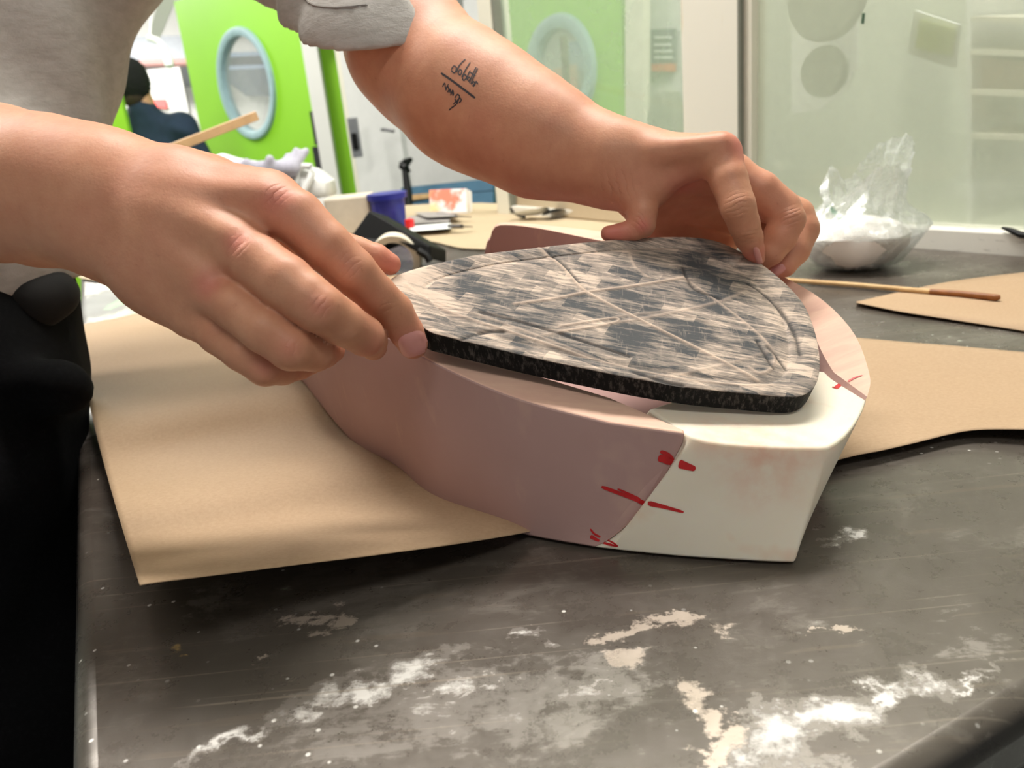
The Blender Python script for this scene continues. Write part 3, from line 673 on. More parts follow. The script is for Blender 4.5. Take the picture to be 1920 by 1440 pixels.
R_FING = [
    [(505, 378, .372, 52), (556, 408, .366, 52), (612, 462, .366, 48), (660, 508, .370, 44.5), (705, 552, .381, 38), (738, 583, .391, 36), (762, 622, .399, 32), (774, 645, .403, 28.5)],
    [(437, 460, .362, 48), (485, 494, .354, 53), (535, 530, .348, 53), (575, 560, .3465, 49), (600, 578, .3465, 47), (641, 605, .357, 43), (683, 630, .372, 37.5), (696, 640, .388, 30), (700, 650, .404, 26)],
    [(384, 538, .364, 40), (440, 575, .354, 44), (495, 618, .349, 44), (545, 652, .351, 43), (590, 660, .364, 37), (606, 658, .382, 32), (620, 655, .402, 27)],
    [(362, 592, .372, 34), (410, 628, .365, 37), (455, 660, .361, 37), (497, 689, .363, 35), (530, 691, .373, 31), (560, 684, .388, 28), (585, 676, .404, 25)],
    [(420, 400, .402, 52), (520, 430, .415, 44), (600, 455, .425, 38), (670, 474, .432, 30), (705, 484, .434, 27), (731, 495, .436, 21)]]
# left arm of the person (farther away, reaching in from the top)
L_FORE = [((600, -330, .76, 130), (700, -60, .655, 118)), ((700, -60, .655, 112), (768, 92, .590, 107)), ((768, 92, .59, 107), (868, 180, .562, 112)), ((868, 180, .562, 112), (940, 222, .548, 104)),
          ((940, 222, .548, 104), (1015, 262, .534, 92)), ((1010, 248, .534, 82), (1140, 292, .513, 60)), ((1015, 275, .538, 80), (1135, 316, .520, 60)), ((800, 180, .60, 66), (880, 225, .572, 66))]
L_PALM = [((1140, 292, .512, 58), (1215, 296, .505, 48)), ((1135, 312, .52, 60), (1210, 325, .520, 56)), ((1215, 294, .505, 44), (1348, 290, .492, 35)), ((1215, 306, .515, 50), (1372, 326, .518, 38)),
          ((1205, 325, .530, 52), (1380, 352, .545, 38)), ((1195, 345, .545, 50), (1355, 390, .572, 38)), ((1180, 330, .515, 52), (1210, 350, .507, 44)), ((1160, 310, .51, 52), (1190, 345, .508, 44)),
          ((1190, 355, .545, 46), (1250, 425, .590, 48)), ((1250, 425, .59, 48), (1345, 445, .595, 40))]
L_TEND = [((1225, 285, .49, 14), (1350, 272, .480, 18))]
L_FING = [
    [(1350, 293, .490, 40), (1366, 336, .482, 35), (1383, 386, .478, 33), (1395, 420, .484, 29), (1404, 446, .492, 26), (1413, 469, .499, 20), (1420, 485, .503, 14)],
    [(1370, 328, .516, 37), (1425, 358, .513, 37), (1466, 392, .514, 35), (1476, 412, .512, 33), (1462, 445, .512, 31), (1445, 472, .514, 26), (1434, 484, .516, 20)],
    [(1380, 354, .545, 37), (1440, 380, .538, 36), (1492, 405, .538, 34), (1503, 430, .535, 32), (1488, 468, .530, 30), (1468, 494, .527, 26), (1452, 502, .526, 20)],
    [(1355, 390, .572, 36), (1405, 418, .568, 33), (1452, 440, .555, 31), (1460, 465, .55, 28), (1440, 490, .545, 25), (1420, 498, .54, 20)],
    [(1186, 335, .508, 46), (1196, 372, .502, 33), (1204, 398, .499, 28.5), (1203, 420, .499, 26), (1188, 431, .500, 20.5), (1165, 436, .500, 17.5), (1141, 438, .500, 15)]]
# web of skin between thumb and forefinger
L_WEB = [((1210, 330, .506, 28), (1240, 335, .504, 16)), ((1240, 318, .505, 20), (1300, 300, .497, 14)), ((1226, 350, .503, 11), (1312, 312, .493, 7))]
def S2(L): return [(W(*a[:3]), W(*b[:3]), a[3] * a[2] / F, b[3] * b[2] / F) for a, b in L]
def C2(L): return segs(chain(L))
rf, rp, rt = S2(R_FORE), S2(R_PALM), S2(R_TEND); lf, lp, ltn, lw = S2(L_FORE), S2(L_PALM), S2(L_TEND), S2(L_WEB)
rfin = [C2(f) for f in R_FING]; lfin = [C2(f) for f in L_FING]
# trunk under the clothes, shoulders, neck and head (above the photo's edge)
TR = S2([((-150, 640, .70, 240), (-110, 280, .70, 240)), ((-110, 280, .70, 240), (5, -180, .71, 235)), ((5, -180, .71, 235), (160, -440, .73, 220)),
         ((-80, -500, .62, 150), (520, -380, .80, 170)), ((-80, -500, .62, 130), (-560, -60, .52, 140)), ((-560, -60, .52, 140), (-760, 300, .47, 145)), ((520, -380, .80, 140), (600, -330, .76, 130)),
         ((260, -480, .73, 110), (390, -600, .72, 100))])
HEADC = W(470, -680, .71)
allp = allpts(rf + rp + lf + lp + TR) + [p for f in rfin + lfin for q in f for p in q[:2]] + [HEADC + .16, HEADC - .16]
AP = np.array(allp); lo, hi = AP.min(0) - .2, AP.max(0) + .2
fineP = np.array(allpts(rp + lp + lf[1:]) + [p for f in rfin + lfin for q in f for p in q[:2]] + [W(0, 345, .42)])
flo, fhi = fineP.min(0) - .012, fineP.max(0) + .012
fx = axis(lo[0], max(lo[0], W(-60, 345, .42)[0]), fhi[0], hi[0], .0012, .009)
fy = axis(lo[1], flo[1], fhi[1], hi[1], .0012, .009); fz_ = axis(lo[2], flo[2], min(fhi[2], TZ + .27), hi[2], .0012, .009)
fd = Field(fx, fy, fz_)
def limb(prims_fore, palm, tend, fings, web, kf, kp):
    Rg = fd.region(allpts(prims_fore), .11); A = union(fd, Rg, prims_fore, .022); fd.A[Rg] = smin(fd.A[Rg], A, .002)
    Rg = fd.region(allpts(palm) + [p for f in fings for q in f for p in q[:2]] + allpts(web or []), .03)
    pm = union(fd, Rg, palm, kp)
    if tend: pm = union(fd, Rg, tend, .010, pm)
    if web: pm = union(fd, Rg, web, .010, pm)
    out = pm
    for i, f in enumerate(fings):
        R2 = Rg
        ch = union(fd, R2, f, .0015)
        ch = smin(pm, ch, kf[i]); out = smin(out, ch, .0012)
    fd.A[Rg] = smin(fd.A[Rg], out, .016)
limb(rf, rp, rt, rfin, None, [.006, .006, .006, .006, .010], .014)
limb(lf, lp, ltn, lfin, lw, [.007, .005, .005, .005, .007], .008)
Rg = fd.region(allpts(TR), .2); fd.A[Rg] = smin(fd.A[Rg], union(fd, Rg, TR, .04), .02)
FWD = np.array([.92, .1, -.38]); FWD /= np.linalg.norm(FWD); HR = np.cross(FWD, [0, 0, 1.]); HR /= np.linalg.norm(HR); HU = np.cross(HR, FWD)
Rg = fd.region([HEADC], .2); X, Y, Z = fd.xyz(Rg)
hd = ell(X, Y, Z, HEADC, (FWD, HR, HU), (.098, .076, .115))
hd = smin(hd, ell(X, Y, Z, HEADC + FWD * .055 - HU * .055, (FWD, HR, HU), (.05, .055, .06)), .03)
hd = smin(hd, cone(X, Y, Z, HEADC + FWD * .095 + HU * .01, HEADC + FWD * .118 - HU * .03, .008, .013), .012)
for s_ in (-1, 1):
    hd = smin(hd, ell(X, Y, Z, HEADC + HR * s_ * .078 - HU * .01, (FWD, HR, HU), (.02, .008, .032)), .006)
    hd = smin(hd, ell(X, Y, Z, HEADC + FWD * .085 + HR * s_ * .032 + HU * .012, (FWD, HR, HU), (.012, .014, .009)), .004)
hd = smin(hd, ell(X, Y, Z, HEADC + FWD * .098 - HU * .062, (FWD, HR, HU), (.01, .026, .008)), .004)
fd.A[Rg] = smin(fd.A[Rg], hd.astype(np.float32), .012)
BV, BQ = fd.build()
def flush(V):
    f = np.zeros(len(V))
    for L_, amp in (([(520, 373, .37 - .015, 34), (442, 455, .345, 26), (388, 535, .348, 30), (655, 500, .352, 26), (600, 572, .332, 28), (545, 655, .336, 30), (495, 690, .35, 26), (770, 640, .396, 40), (690, 640, .37, 26), (735, 495, .43, 40)], .8),
                    ([(1415, 478, .495, 28), (1150, 436, .495, 40), (1385, 275, .48, 34), (1205, 425, .49, 18), (1455, 500, .525, 22), (1280, 345, .505, 40)], 1.0)):
        for x, y, d, r in L_:
            f = np.maximum(f, amp * np.exp(-(np.linalg.norm(V - W(x, y, d), axis=1) / (r * d / F)) ** 2))
    return f
sk = NT('skin'); fl_ = sk.attr('flush'); n1 = sk.noise(55, 5, .65); n2 = sk.noise(220, 4, .7); n3 = sk.noise(18, 3)
c = sk.mix(sk.ramp(n1, (.3, 0.0), (.7, 1.0)), srgb(210, 152, 121), srgb(196, 134, 105))
c = sk.mix(sk.ramp(n3, (.45, 0.0), (.75, .35)), c, srgb(206, 134, 114))
c = sk.mix(sk.math('MULTIPLY', fl_, .8), c, srgb(208, 118, 106))
c = sk.mix(sk.ramp(n2, (.66, 0.0), (.76, .3)), c, srgb(140, 84, 64))
def wrinkle(px, py, d, dx, dy, rpx, lam):      # fine skin folds across a joint
    p = W(px, py, d); u = W(px + dx, py + dy, d) - p; u /= np.linalg.norm(u)
    sb = sk.add('ShaderNodeVectorMath', operation='SUBTRACT'); sk.put(sb.inputs[0], sk.co()); sb.inputs[1].default_value = tuple(p)
    dt = sk.add('ShaderNodeVectorMath', operation='DOT_PRODUCT'); sk.put(dt.inputs[0], sb.outputs[0]); dt.inputs[1].default_value = tuple(u * 2 * math.pi / lam)
    ln = sk.add('ShaderNodeVectorMath', operation='LENGTH'); sk.put(ln.inputs[0], sb.outputs[0])
    m = sk.ramp(ln.outputs['Value'], (0.0, 1.0), (rpx * d / F, 0.0))
    w_ = sk.math('SINE', sk.math('ADD', dt.outputs['Value'], sk.math('MULTIPLY', n1, 9.0)))
    return sk.math('MULTIPLY', m, sk.math('POWER', sk.math('ABSOLUTE', w_), .6))
wr = None
for q in ((657, 500, .352, 45, 60, 44, .0052), (735, 588, .372, 40, 62, 34, .0042), (600, 574, .332, 45, 40, 38, .0055), (548, 655, .336, 50, 20, 38, .0055), (520, 372, .358, 50, 40, 34, .006), (440, 455, .342, 50, 40, 30, .006),
          (1384, 385, .465, 15, 50, 34, .0058), (1404, 445, .48, 10, 30, 24, .0046), (1152, 352, .495, 30, -8, 46, .0090), (1203, 418, .488, -15, 12, 26, .005), (1485, 405, .500, 10, 20, 26, .0056)):
    w_ = wrinkle(*q); wr = w_ if wr is None else sk.math('ADD', wr, w_)
sk_w = sk.math('MULTIPLY', wr, 1.0)
wv = sk.add('ShaderNodeTexVoronoi'); wv.inputs['Scale'].default_value = 700; sk.put(wv.inputs['Vector'], sk.co())
sk.set(col=c, rough=.48, spec=.35, sss=.18, normal=sk.bump(n2, .22, .0007, sk.bump(wv.outputs['Distance'], .10, .0004, sk.bump(wr, .55, .0012))))
sk.b.inputs['Subsurface Radius'].default_value = (.010, .004, .002); sk.b.inputs['Subsurface Scale'].default_value = .5
hipc = W(-150, 640, .70)
man = empty('person', (hipc[0], hipc[1], 0), 'person in a grey T-shirt and black trousers pressing the sanded plate onto the pink hull', 'person')
bme = bpy.data.meshes.new('body'); bme.from_pydata(BV.tolist(), [], BQ.tolist()); bme.update()
a = bme.attributes.new('flush', 'FLOAT', 'POINT'); a.data.foreach_set('value', flush(BV).astype(np.float32))
body = link('body', bme, sk.m, man)
sm_ = body.modifiers.new('sm', 'SMOOTH'); sm_.factor = .5; sm_.iterations = 3
dg = bpy.context.evaluated_depsgraph_get(); dg.update(); bb_ = BVHTree.FromObject(body, dg)
def cast(x, y, b=None):
    o = Vector(CAM); d = Vector(W(x, y, 1) - CAM).normalized(); h = (b or bb_).ray_cast(o, d); return h
# finger nails
nailm = NT('fingernail'); nailm.set(col=nailm.mix(nailm.ramp(nailm.noise(60), (.3, 0.0), (.7, 1.0)), srgb(222, 156, 148), srgb(212, 142, 136)), rough=.28, spec=.5, sss=.1)
nailm.b.inputs['Subsurface Scale'].default_value = .003
def nail(c, u, v, label=None):          # centre and two half-axes in the photo, laid on the finger
    V = []; nu, nv = 11, 13
    h0 = cast(*c); n0 = h0[1]
    if n0.dot(h0[0] - Vector(CAM)) > 0: n0 = -n0
    ok = True
    for i in np.linspace(-1, 1, nu):
        for j in np.linspace(-1, 1, nv):
            q = max(abs(i), abs(j)); r_ = q / ((abs(i) ** 3.2 + abs(j) ** 3.2) ** (1 / 3.2) + 1e-9) if q > 0 else 0
            ii, jj = i * r_, j * r_
            h = cast(c[0] + u[0] * ii + v[0] * jj, c[1] + u[1] * ii + v[1] * jj)
            p = h[0] if h[0] is not None and (h[0] - h0[0]).length < .016 else h0[0]
            nn = h[1] if h[1] is not None else n0
            if nn.dot(p - Vector(CAM)) > 0: nn = -nn
            V.append(np.array(p + nn * (.0007 * (1 - .9 * max(abs(i), abs(j)) ** 4) + .0001)))
    o = mesh('fingernail', V, grid_faces(nu, nv), nailm.m, man, True); o.data.materials[0] = nailm.m
    return o
nail((775, 645), (-8, -21), (25, -9)); nail((1421, 480), (5, 17), (6, -1)); nail((1458, 507), (-13, 8), (5, 7))
# tattoo on the forearm
ink = plain('tattoo_ink', srgb(62, 54, 58), .6, var=.1, scale=200)
TAT = [([(827, 137), (850, 153), (870, 168), (891, 184)], 3.6)]
def word(strokes, w=2.3): return [(s_, w) for s_ in strokes]
TAT += word([[(846, 131), (851, 124), (856, 128), (852, 137), (846, 132)], [(856, 136), (862, 122), (873, 111)], [(859, 138), (862, 131), (866, 134), (863, 141), (859, 138)],
             [(866, 146), (873, 131), (882, 117)], [(867, 146), (871, 140), (875, 145), (870, 151), (867, 147)], [(876, 151), (879, 145), (882, 148), (878, 153)], [(880, 156), (886, 140), (893, 126)], [(883, 158), (889, 142), (896, 128)],
             [(882, 136), (892, 143)], [(884, 159), (888, 153), (890, 157), (886, 162)], [(888, 163), (891, 157), (893, 153), (896, 158)], [(875, 149), (878, 140), (882, 132)], [(852, 138), (857, 130), (860, 126)]])
TAT += word([[(830, 163), (834, 156), (836, 166), (841, 158)], [(836, 170), (839, 162), (842, 168), (839, 173)], [(842, 174), (844, 167), (846, 176), (849, 169), (851, 178)], [(845, 179), (848, 173), (850, 180)],
             [(853, 184), (858, 177), (862, 182), (856, 190), (853, 185)], [(862, 182), (856, 195), (846, 203), (842, 207)], [(858, 192), (862, 184), (865, 188), (861, 193)], [(850, 196), (855, 191), (859, 194)]])
tv, tf_ = [], []
for s_, w in TAT:
    v_, f_ = stroke(bb_, s_, w * .57 / F, w * .57 / F, .0002, 5); tf_ += [tuple(i + len(tv) for i in q) for q in f_]; tv += v_
tag(mesh('tattoo', tv, tf_, ink, man), 'small black handwritten tattoo on the forearm')
# fine hairs on the forearms
hv, hf = [], []; rs = np.random.RandomState(3)
bn_arr = np.array([v.normal[:] for v in bme.vertices]); 
def hairs(a, b, rad, n, ln, dirn):
    u = b - a; t_ = ((BV - a) @ u) / (u @ u); dd = np.linalg.norm(BV - a - t_[:, None] * u, axis=1)
    idx = np.where((t_ > 0) & (t_ < 1) & (dd < rad))[0]
    if len(idx) == 0: return
    for i in rs.choice(idx, n):
        p, nn = BV[i], bn_arr[i]
        d0 = nn * 1.0 + dirn * .6 + rs.randn(3) * .25; d0 /= np.linalg.norm(d0); L_ = ln * rs.uniform(.5, 1.2)
        q1 = p + d0 * L_ * .5; d1 = d0 * .7 + dirn * .6; d1 /= np.linalg.norm(d1); q2 = q1 + d1 * L_ * .5
        s2 = np.cross(d0, q1 - CAM); s2 /= np.linalg.norm(s2); w_ = .00006; k = len(hv)
        hv.extend([p - s2 * w_, p + s2 * w_, q1 + s2 * w_ * .7, q1 - s2 * w_ * .7, q2]); hf.extend([(k, k + 1, k + 2, k + 3), (k + 3, k + 2, k + 4)])
fw_r = W(190, 380, .388) - W(-100, 345, .43); fw_r /= np.linalg.norm(fw_r); fw_l = W(1148, 300, .515) - W(868, 180, .562); fw_l /= np.linalg.norm(fw_l)
hairs(W(-100, 345, .43), W(235, 385, .388), .055, 2200, .010, fw_r); hairs(W(900, 195, .556), W(1190, 300, .512), .058, 4500, .012, fw_l)
tag(mesh('arm_hair', hv, hf, plain('dark_arm_hair', srgb(146, 100, 72), .5), man), kind='stuff')

# clothing -----------------------------------------------------------
def cloth_noise(X, Y, Z, amp, terms):
    d = 0
    for (ax, fq, ph, w) in terms:
        d = d + w * np.sin(fq * (X * ax[0] + Y * ax[1] + Z * ax[2]) + ph + 1.3 * np.sin(fq * .37 * (X * ax[2] - Z * ax[0] + Y)))
    return amp * d
shirt_tr = S2([((-140, 520, .66, 284), (-122, 400, .66, 290)), ((-122, 400, .66, 278), (-108, 250, .68, 250)), ((-108, 250, .68, 250), (26, -185, .71, 268)), ((26, -185, .71, 268), (160, -430, .73, 240)), ((-80, -500, .62, 172), (520, -390, .80, 185)),
               ((-80, -500, .62, 150), (-400, -210, .55, 160)), ((520, -390, .80, 165), (600, -300, .74, 158)), ((600, -300, .74, 156), (688, -30, .64, 156)), ((688, -30, .64, 156), (735, 110, .59, 158))])
sp_ = np.array(allpts(shirt_tr)); slo, shi = sp_.min(0) - .19, sp_.max(0) + .19
sf = Field(np.arange(slo[0], shi[0], .0029), np.arange(slo[1], shi[1], .0029), np.arange(slo[2], shi[2], .0029))
Rg = tuple(slice(0, n) for n in sf.A.shape); X, Y, Z = sf.xyz(Rg)
A = union(sf, Rg, shirt_tr, .03)
# loose drape hanging below the sleeve towards the chest
dr = S2([((430, -160, .72, 120), (560, -60, .67, 78)), ((560, -60, .67, 78), (610, -30, .655, 60))]); A = union(sf, Rg, dr, .03, A)
A = A + cloth_noise(X, Y, Z, .0035, [((.7, .2, .7), 48, .3, 1), ((.5, -.6, -.6), 75, 1.1, .6), ((.9, .1, -.5), 110, 2.1, .15)]).astype(np.float32)
tk = .0028
shell = np.abs(A + tk) - tk
adir = W(765, 98, .59) - W(672, -20, .645); adir /= np.linalg.norm(adir)
def below(px, py, d, n): p = W(px, py, d); return ((X - p[0]) * n[0] + (Y - p[1]) * n[1] + (Z - p[2]) * n[2]).astype(np.float32)
near_sleeve = ((X - W(300, -250, .66)[0]) * 1.0 + 0 * Y + 0 * Z)
h1, h2, h3 = W(520, 2, .64), W(690, 58, .538), W(818, -2, .60); hn_ = np.cross(h2 - h1, h3 - h1); hn_ /= np.linalg.norm(hn_); hn_ = hn_ if hn_[2] < 0 else -hn_
cut1 = np.where(near_sleeve > 0, below(690, 58, .58, hn_), -1)
hemn = np.array([.14, 0, -1.0]); hemn /= np.linalg.norm(hemn)
cut2 = below(60, 545, .60, hemn) + .004 * np.sin(40 * X) 
rdir = W(-400, -210, .55) - W(-80, -500, .62); rdir /= np.linalg.norm(rdir)
c3 = W(-400, -210, .55) + rdir * .09
cut3 = np.where((X - c3[0]) ** 2 + (Y - c3[1]) ** 2 + (Z - c3[2]) ** 2 < .16 ** 2, below(-430, -180, .545, rdir), -1)
ncut = W(250, -470, .73); ndir = W(390, -600, .72) - W(260, -480, .73); ndir /= np.linalg.norm(ndir)
cut4 = np.where((near_sleeve > -.1), ((X - ncut[0]) * ndir[0] + (Y - ncut[1]) * ndir[1] + (Z - ncut[2]) * ndir[2]) - .055, -1)
shell = np.maximum(shell, np.maximum(np.maximum(cut1, cut2), np.maximum(cut3, cut4)))
sf.A[:] = shell; SV, SQ = sf.build()
sh = NT('heather_grey_jersey'); wv1 = sh.noise(900, 3, .6); sl = sh.noise(60, 5, .65, sh.map((1, 1, 2.5)))
sh.set(col=sh.mix(sh.ramp(sl, (.35, 0.0), (.7, 1.0)), srgb(188, 183, 178), srgb(172, 166, 160)), rough=.9, spec=.15, normal=sh.bump(wv1, .25, .0008, sh.bump(sl, .3, .003)))
sm2 = bpy.data.meshes.new('shirt'); sm2.from_pydata(SV.tolist(), [], SQ.tolist()); sm2.update()
shirt = link('shirt', sm2, sh.m, man); q_ = shirt.modifiers.new('sm', 'SMOOTH'); q_.iterations = 9; q_.factor = .5
# stitched sleeve hem: a thin raised seam ring round the sleeve
bsh = BVHTree.FromObject(shirt, bpy.context.evaluated_depsgraph_get())
sc_ = (h1 + h3) / 2 - hn_ * .014; e1_ = np.cross(hn_, [1., 0, 0]); e1_ /= np.linalg.norm(e1_); e2_ = np.cross(hn_, e1_); ringp = []
for q in np.linspace(0, 2 * math.pi, 60, endpoint=False):
    dv = e1_ * math.cos(q) + e2_ * math.sin(q); h = bsh.ray_cast(Vector(sc_ + dv * .16), Vector(-dv))
    if h[0] is not None and (h[0] - Vector(sc_)).length < .10: ringp.append(np.array(h[0]))
if len(ringp) > 20:
    v_, f_ = tube(ringp + [ringp[0]], .0011, 6); mesh('hem_seam', v_, f_, plain('shirt_seam_thread', srgb(140, 133, 128), .9), shirt if False else man)
# trousers
def solid(name, prims, k, vox, mat, noise=None, parent=man, cuts=(), pad=.16):
    pp = np.array(allpts(prims)); mr = max(max(q[2], q[3]) for q in prims) + .03; l_, h_ = pp.min(0) - mr, pp.max(0) + mr
    g = Field(np.arange(l_[0], h_[0], vox), np.arange(l_[1], h_[1], vox), np.arange(l_[2], h_[2], vox)); Rg = tuple(slice(0, n) for n in g.A.shape)
    A = union(g, Rg, prims, k); X, Y, Z = g.xyz(Rg)
    if noise: A = A + cloth_noise(X, Y, Z, *noise).astype(np.float32)
    for p, n in cuts: A = np.maximum(A, ((X - p[0]) * n[0] + (Y - p[1]) * n[1] + (Z - p[2]) * n[2]).astype(np.float32))
    g.A[:] = A; v, f = g.build(); me = bpy.data.meshes.new(name); me.from_pydata(v.tolist(), [], f.tolist()); me.update()
    o = link(name, me, mat, parent); m = o.modifiers.new('sm', 'SMOOTH'); m.iterations = 3; m.factor = .5
    return o
jean = NT('black_denim'); jn = jean.noise(300, 4, .7); jean.set(col=jean.mix(jean.ramp(jn, (.5, 0.0), (.8, 1.0)), srgb(9, 9, 10), srgb(19, 19, 21)), rough=.95, spec=.1, normal=jean.bump(jn, .3, .001))
hip = W(-150, 640, .66)
def low(px, py, d, z): p = W(px, py, d).copy(); p[2] = z; return p
kn_r, kn_l = low(-170, 700, .62, .48), low(-150, 690, .76, .48)
an_r, an_l = low(-190, 700, .62, .07), low(-180, 690, .78, .07)
TRO = S2([((-150, 560, .66, 252), (-150, 660, .655, 258)), ((-150, 660, .655, 258), (-140, 720, .63, 258)), ((-140, 720, .63, 258), (-140, 900, .62, 272)), ((-120, 742, .60, 60), (118, 728, .58, 50))])
tp = W(-140, 900, .62)
TRO += [(tp, kn_r, .112, .075), (kn_r, an_r, .075, .06), (W(-130, 800, .74), kn_l, .115, .075), (kn_l, an_l, .075, .06), (W(-150, 650, .66), W(-140, 800, .75), .115, .115),
        (low(-140, 900, .62, .70), low(-140, 900, .62, .55), .122, .105)]
solid('trousers', TRO, .02, .006, jean.m, (.002, [((.3, .2, .9), 70, 0, 1), ((.8, .3, -.4), 110, .4, .6)]))
band = plain('black_waistband_fabric', srgb(13, 11, 10), .85, var=.2)
solid('waistband', S2([((-170, 590, .63, 60), (60, 562, .625, 47)), ((60, 562, .625, 47), (106, 549, .635, 40)), ((-160, 560, .70, 120), (-60, 555, .68, 120))]), .02, .004, band)
shoe = plain('black_shoe_leather', srgb(20, 20, 22), .5)
for an in (an_r, an_l):
    solid('shoe', [(an * [1, 1, 0] + np.array([-.05, 0, .045]), an * [1, 1, 0] + np.array([.06, 0, .045]), .044, .044), (an * [1, 1, 0] + np.array([.06, 0, .042]), an * [1, 1, 0] + np.array([.16, .0, .034]), .044, .034)], .02, .007, shoe)
hairm = plain('short_brown_hair', srgb(70, 48, 34), .7, var=.3, scale=80)
g = Field(*[np.arange(HEADC[i] - .16, HEADC[i] + .16, .006) for i in range(3)]); Rg = tuple(slice(0, n) for n in g.A.shape); X, Y, Z = g.xyz(Rg)
A = ell(X, Y, Z, HEADC - FWD * .006 + HU * .006, (FWD, HR, HU), (.104, .083, .121)); pc = HEADC + FWD * .035 + HU * .01; n_ = FWD * .75 - HU * .66
g.A[:] = np.maximum(A, ((X - pc[0]) * n_[0] + (Y - pc[1]) * n_[1] + (Z - pc[2]) * n_[2])); v, f = g.build()
me = bpy.data.meshes.new('hair'); me.from_pydata(v.tolist(), [], f.tolist()); me.update(); link('hair', me, hairm, man)

# ------------------------------------------------------------------ lime green doors and the far end of the workshop
def ground(px, py, d): p = W(px, py, d); return np.array([p[0], p[1], 0.0])
def col(px, d, y=200): p = W(px, y, d); return np.array([p[0], p[1], 0.0])
UPV = np.array([0, 0, 1.0])
def door_with_port(name, a, b, z0, z1, th, cpx, rad, mat, label):
    a, b = np.array(a[:2]), np.array(b[:2]); dv = np.r_[(b - a) / np.linalg.norm(b - a), 0]; L_ = np.linalg.norm(b - a); nn = np.array([-dv[1], dv[0], 0]); nn = nn if nn[1] > 0 else -nn
    o0 = np.array([a[0], a[1], 0]); c = Wp(cpx[0], cpx[1], o0, nn); cu, cv = (c - o0) @ dv, c[2]
    if rad is None: rad = (Wp(cpx[0], cpx[1] - cpx[2], o0, nn) - c)[2]
    root = empty('round_window_door', o0 + dv * L_ / 2, label, 'door'); n = 64; V = []
    def P(u, v, w): return o0 + dv * u + UPV * v + nn * w
    rim, outer = [], []
    for i in range(n):
        q = 2 * math.pi * i / n; x, y = math.cos(q), math.sin(q); rim.append((cu + rad * x, cv + rad * y))
        s_ = 1e9
        if x > 1e-6: s_ = min(s_, (L_ - cu) / x)
        if x < -1e-6: s_ = min(s_, -cu / x)
        if y > 1e-6: s_ = min(s_, (z1 - cv) / y)
        if y < -1e-6: s_ = min(s_, (z0 - cv) / y)
        outer.append((cu + x * s_, cv + y * s_))
    for (u, v) in [(0, z0), (L_, z0), (L_, z1), (0, z1)]:
        i = min(range(n), key=lambda k: (outer[k][0] - u) ** 2 + (outer[k][1] - v) ** 2); outer[i] = (u, v)
    rings = [[P(u, v, 0) for u, v in rim], [P(u, v, 0) for u, v in outer], [P(u, v, th) for u, v in outer], [P(u, v, th) for u, v in rim]]
    V = [p for r in rings for p in r]; Fc = []
    for k in range(4):
        for i in range(n): Fc.append((k * n + i, k * n + (i + 1) % n, ((k + 1) % 4) * n + (i + 1) % n, ((k + 1) % 4) * n + i))
    mesh('door_panel', V, Fc, mat, root, False)
    prof = [(-.02, -.012), (.0, -.022), (.024, -.018), (.03, 0), (.03, th), (-.02, th)]
    rr = [[P(cu + (rad + pr) * math.cos(q), cv + (rad + pr) * math.sin(q), w) for q in np.linspace(0, 2 * math.pi, n, endpoint=False)] for pr, w in prof]
    rr.append(rr[0]); mesh('window_ring', *loft(rr, False, False), plain('blue_grey_ring_paint', srgb(150, 178, 186), .45), root, True)
    disc = [[P(cu + (rad - .01) * math.cos(q), cv + (rad - .01) * math.sin(q), w) for q in np.linspace(0, 2 * math.pi, n, endpoint=False)] for w in (th * .4, th * .6)]
    mesh('window_pane', *loft(disc), glassy('door_port_glass', srgb(235, 238, 236), .25, .05), root, False)
    return root, P, L_
gd, GP, GL = door_with_port('round_window_door', col(346, 5.3, 100), col(592, 4.5, 200), .0, 1.97, .045, (462, 158, 103), None, green, 'lime green door with a round window left of the white frame')
for y in (28, 240, 305):
    p = Wp(577 + y * .07, y, GP(0, 0, 0), np.cross(UPV, GP(1, 0, 0) - GP(0, 0, 0)))
    mesh('hinge', *box((-.02, -.03, -.09), (.02, .03, .09), None, (0, 0, 0)), steel, gd, False).location = tuple(p + np.array([0, -.0, 0]) - np.array(gd.location) * 0)
for ch in gd.children:
    if ch.name.startswith('hinge'): pass
cl = mesh('door_closer', *box((-.14, -.05, -.045), (.14, .02, .045)), plain('door_closer_grey', srgb(205, 208, 210), .5), gd, False, .004)
cl.location = tuple(W(478, 6, 4.85))
l2 = empty('green_door_leaf', col(170, 4.35), 'plain lime green door leaf behind the person in the grey shirt', 'door')
vboard('door_panel', col(40, 4.35, 200), col(222, 4.35, 165), .02, 1.97, .045, green, l2)
tag(vboard('trim_7', col(584, 4.48), col(612, 4.48), 0, CEIL, .06, white), kind='structure')
tag(vboard('wall_green', col(608, 4.5, 150), col(640, 4.48, 150), 0, CEIL, .06, green), kind='structure')
tag(vboard('trim_8', col(636, 4.3, 150), col(664, 4.25, 150), 0, CEIL, .08, cream), kind='structure')
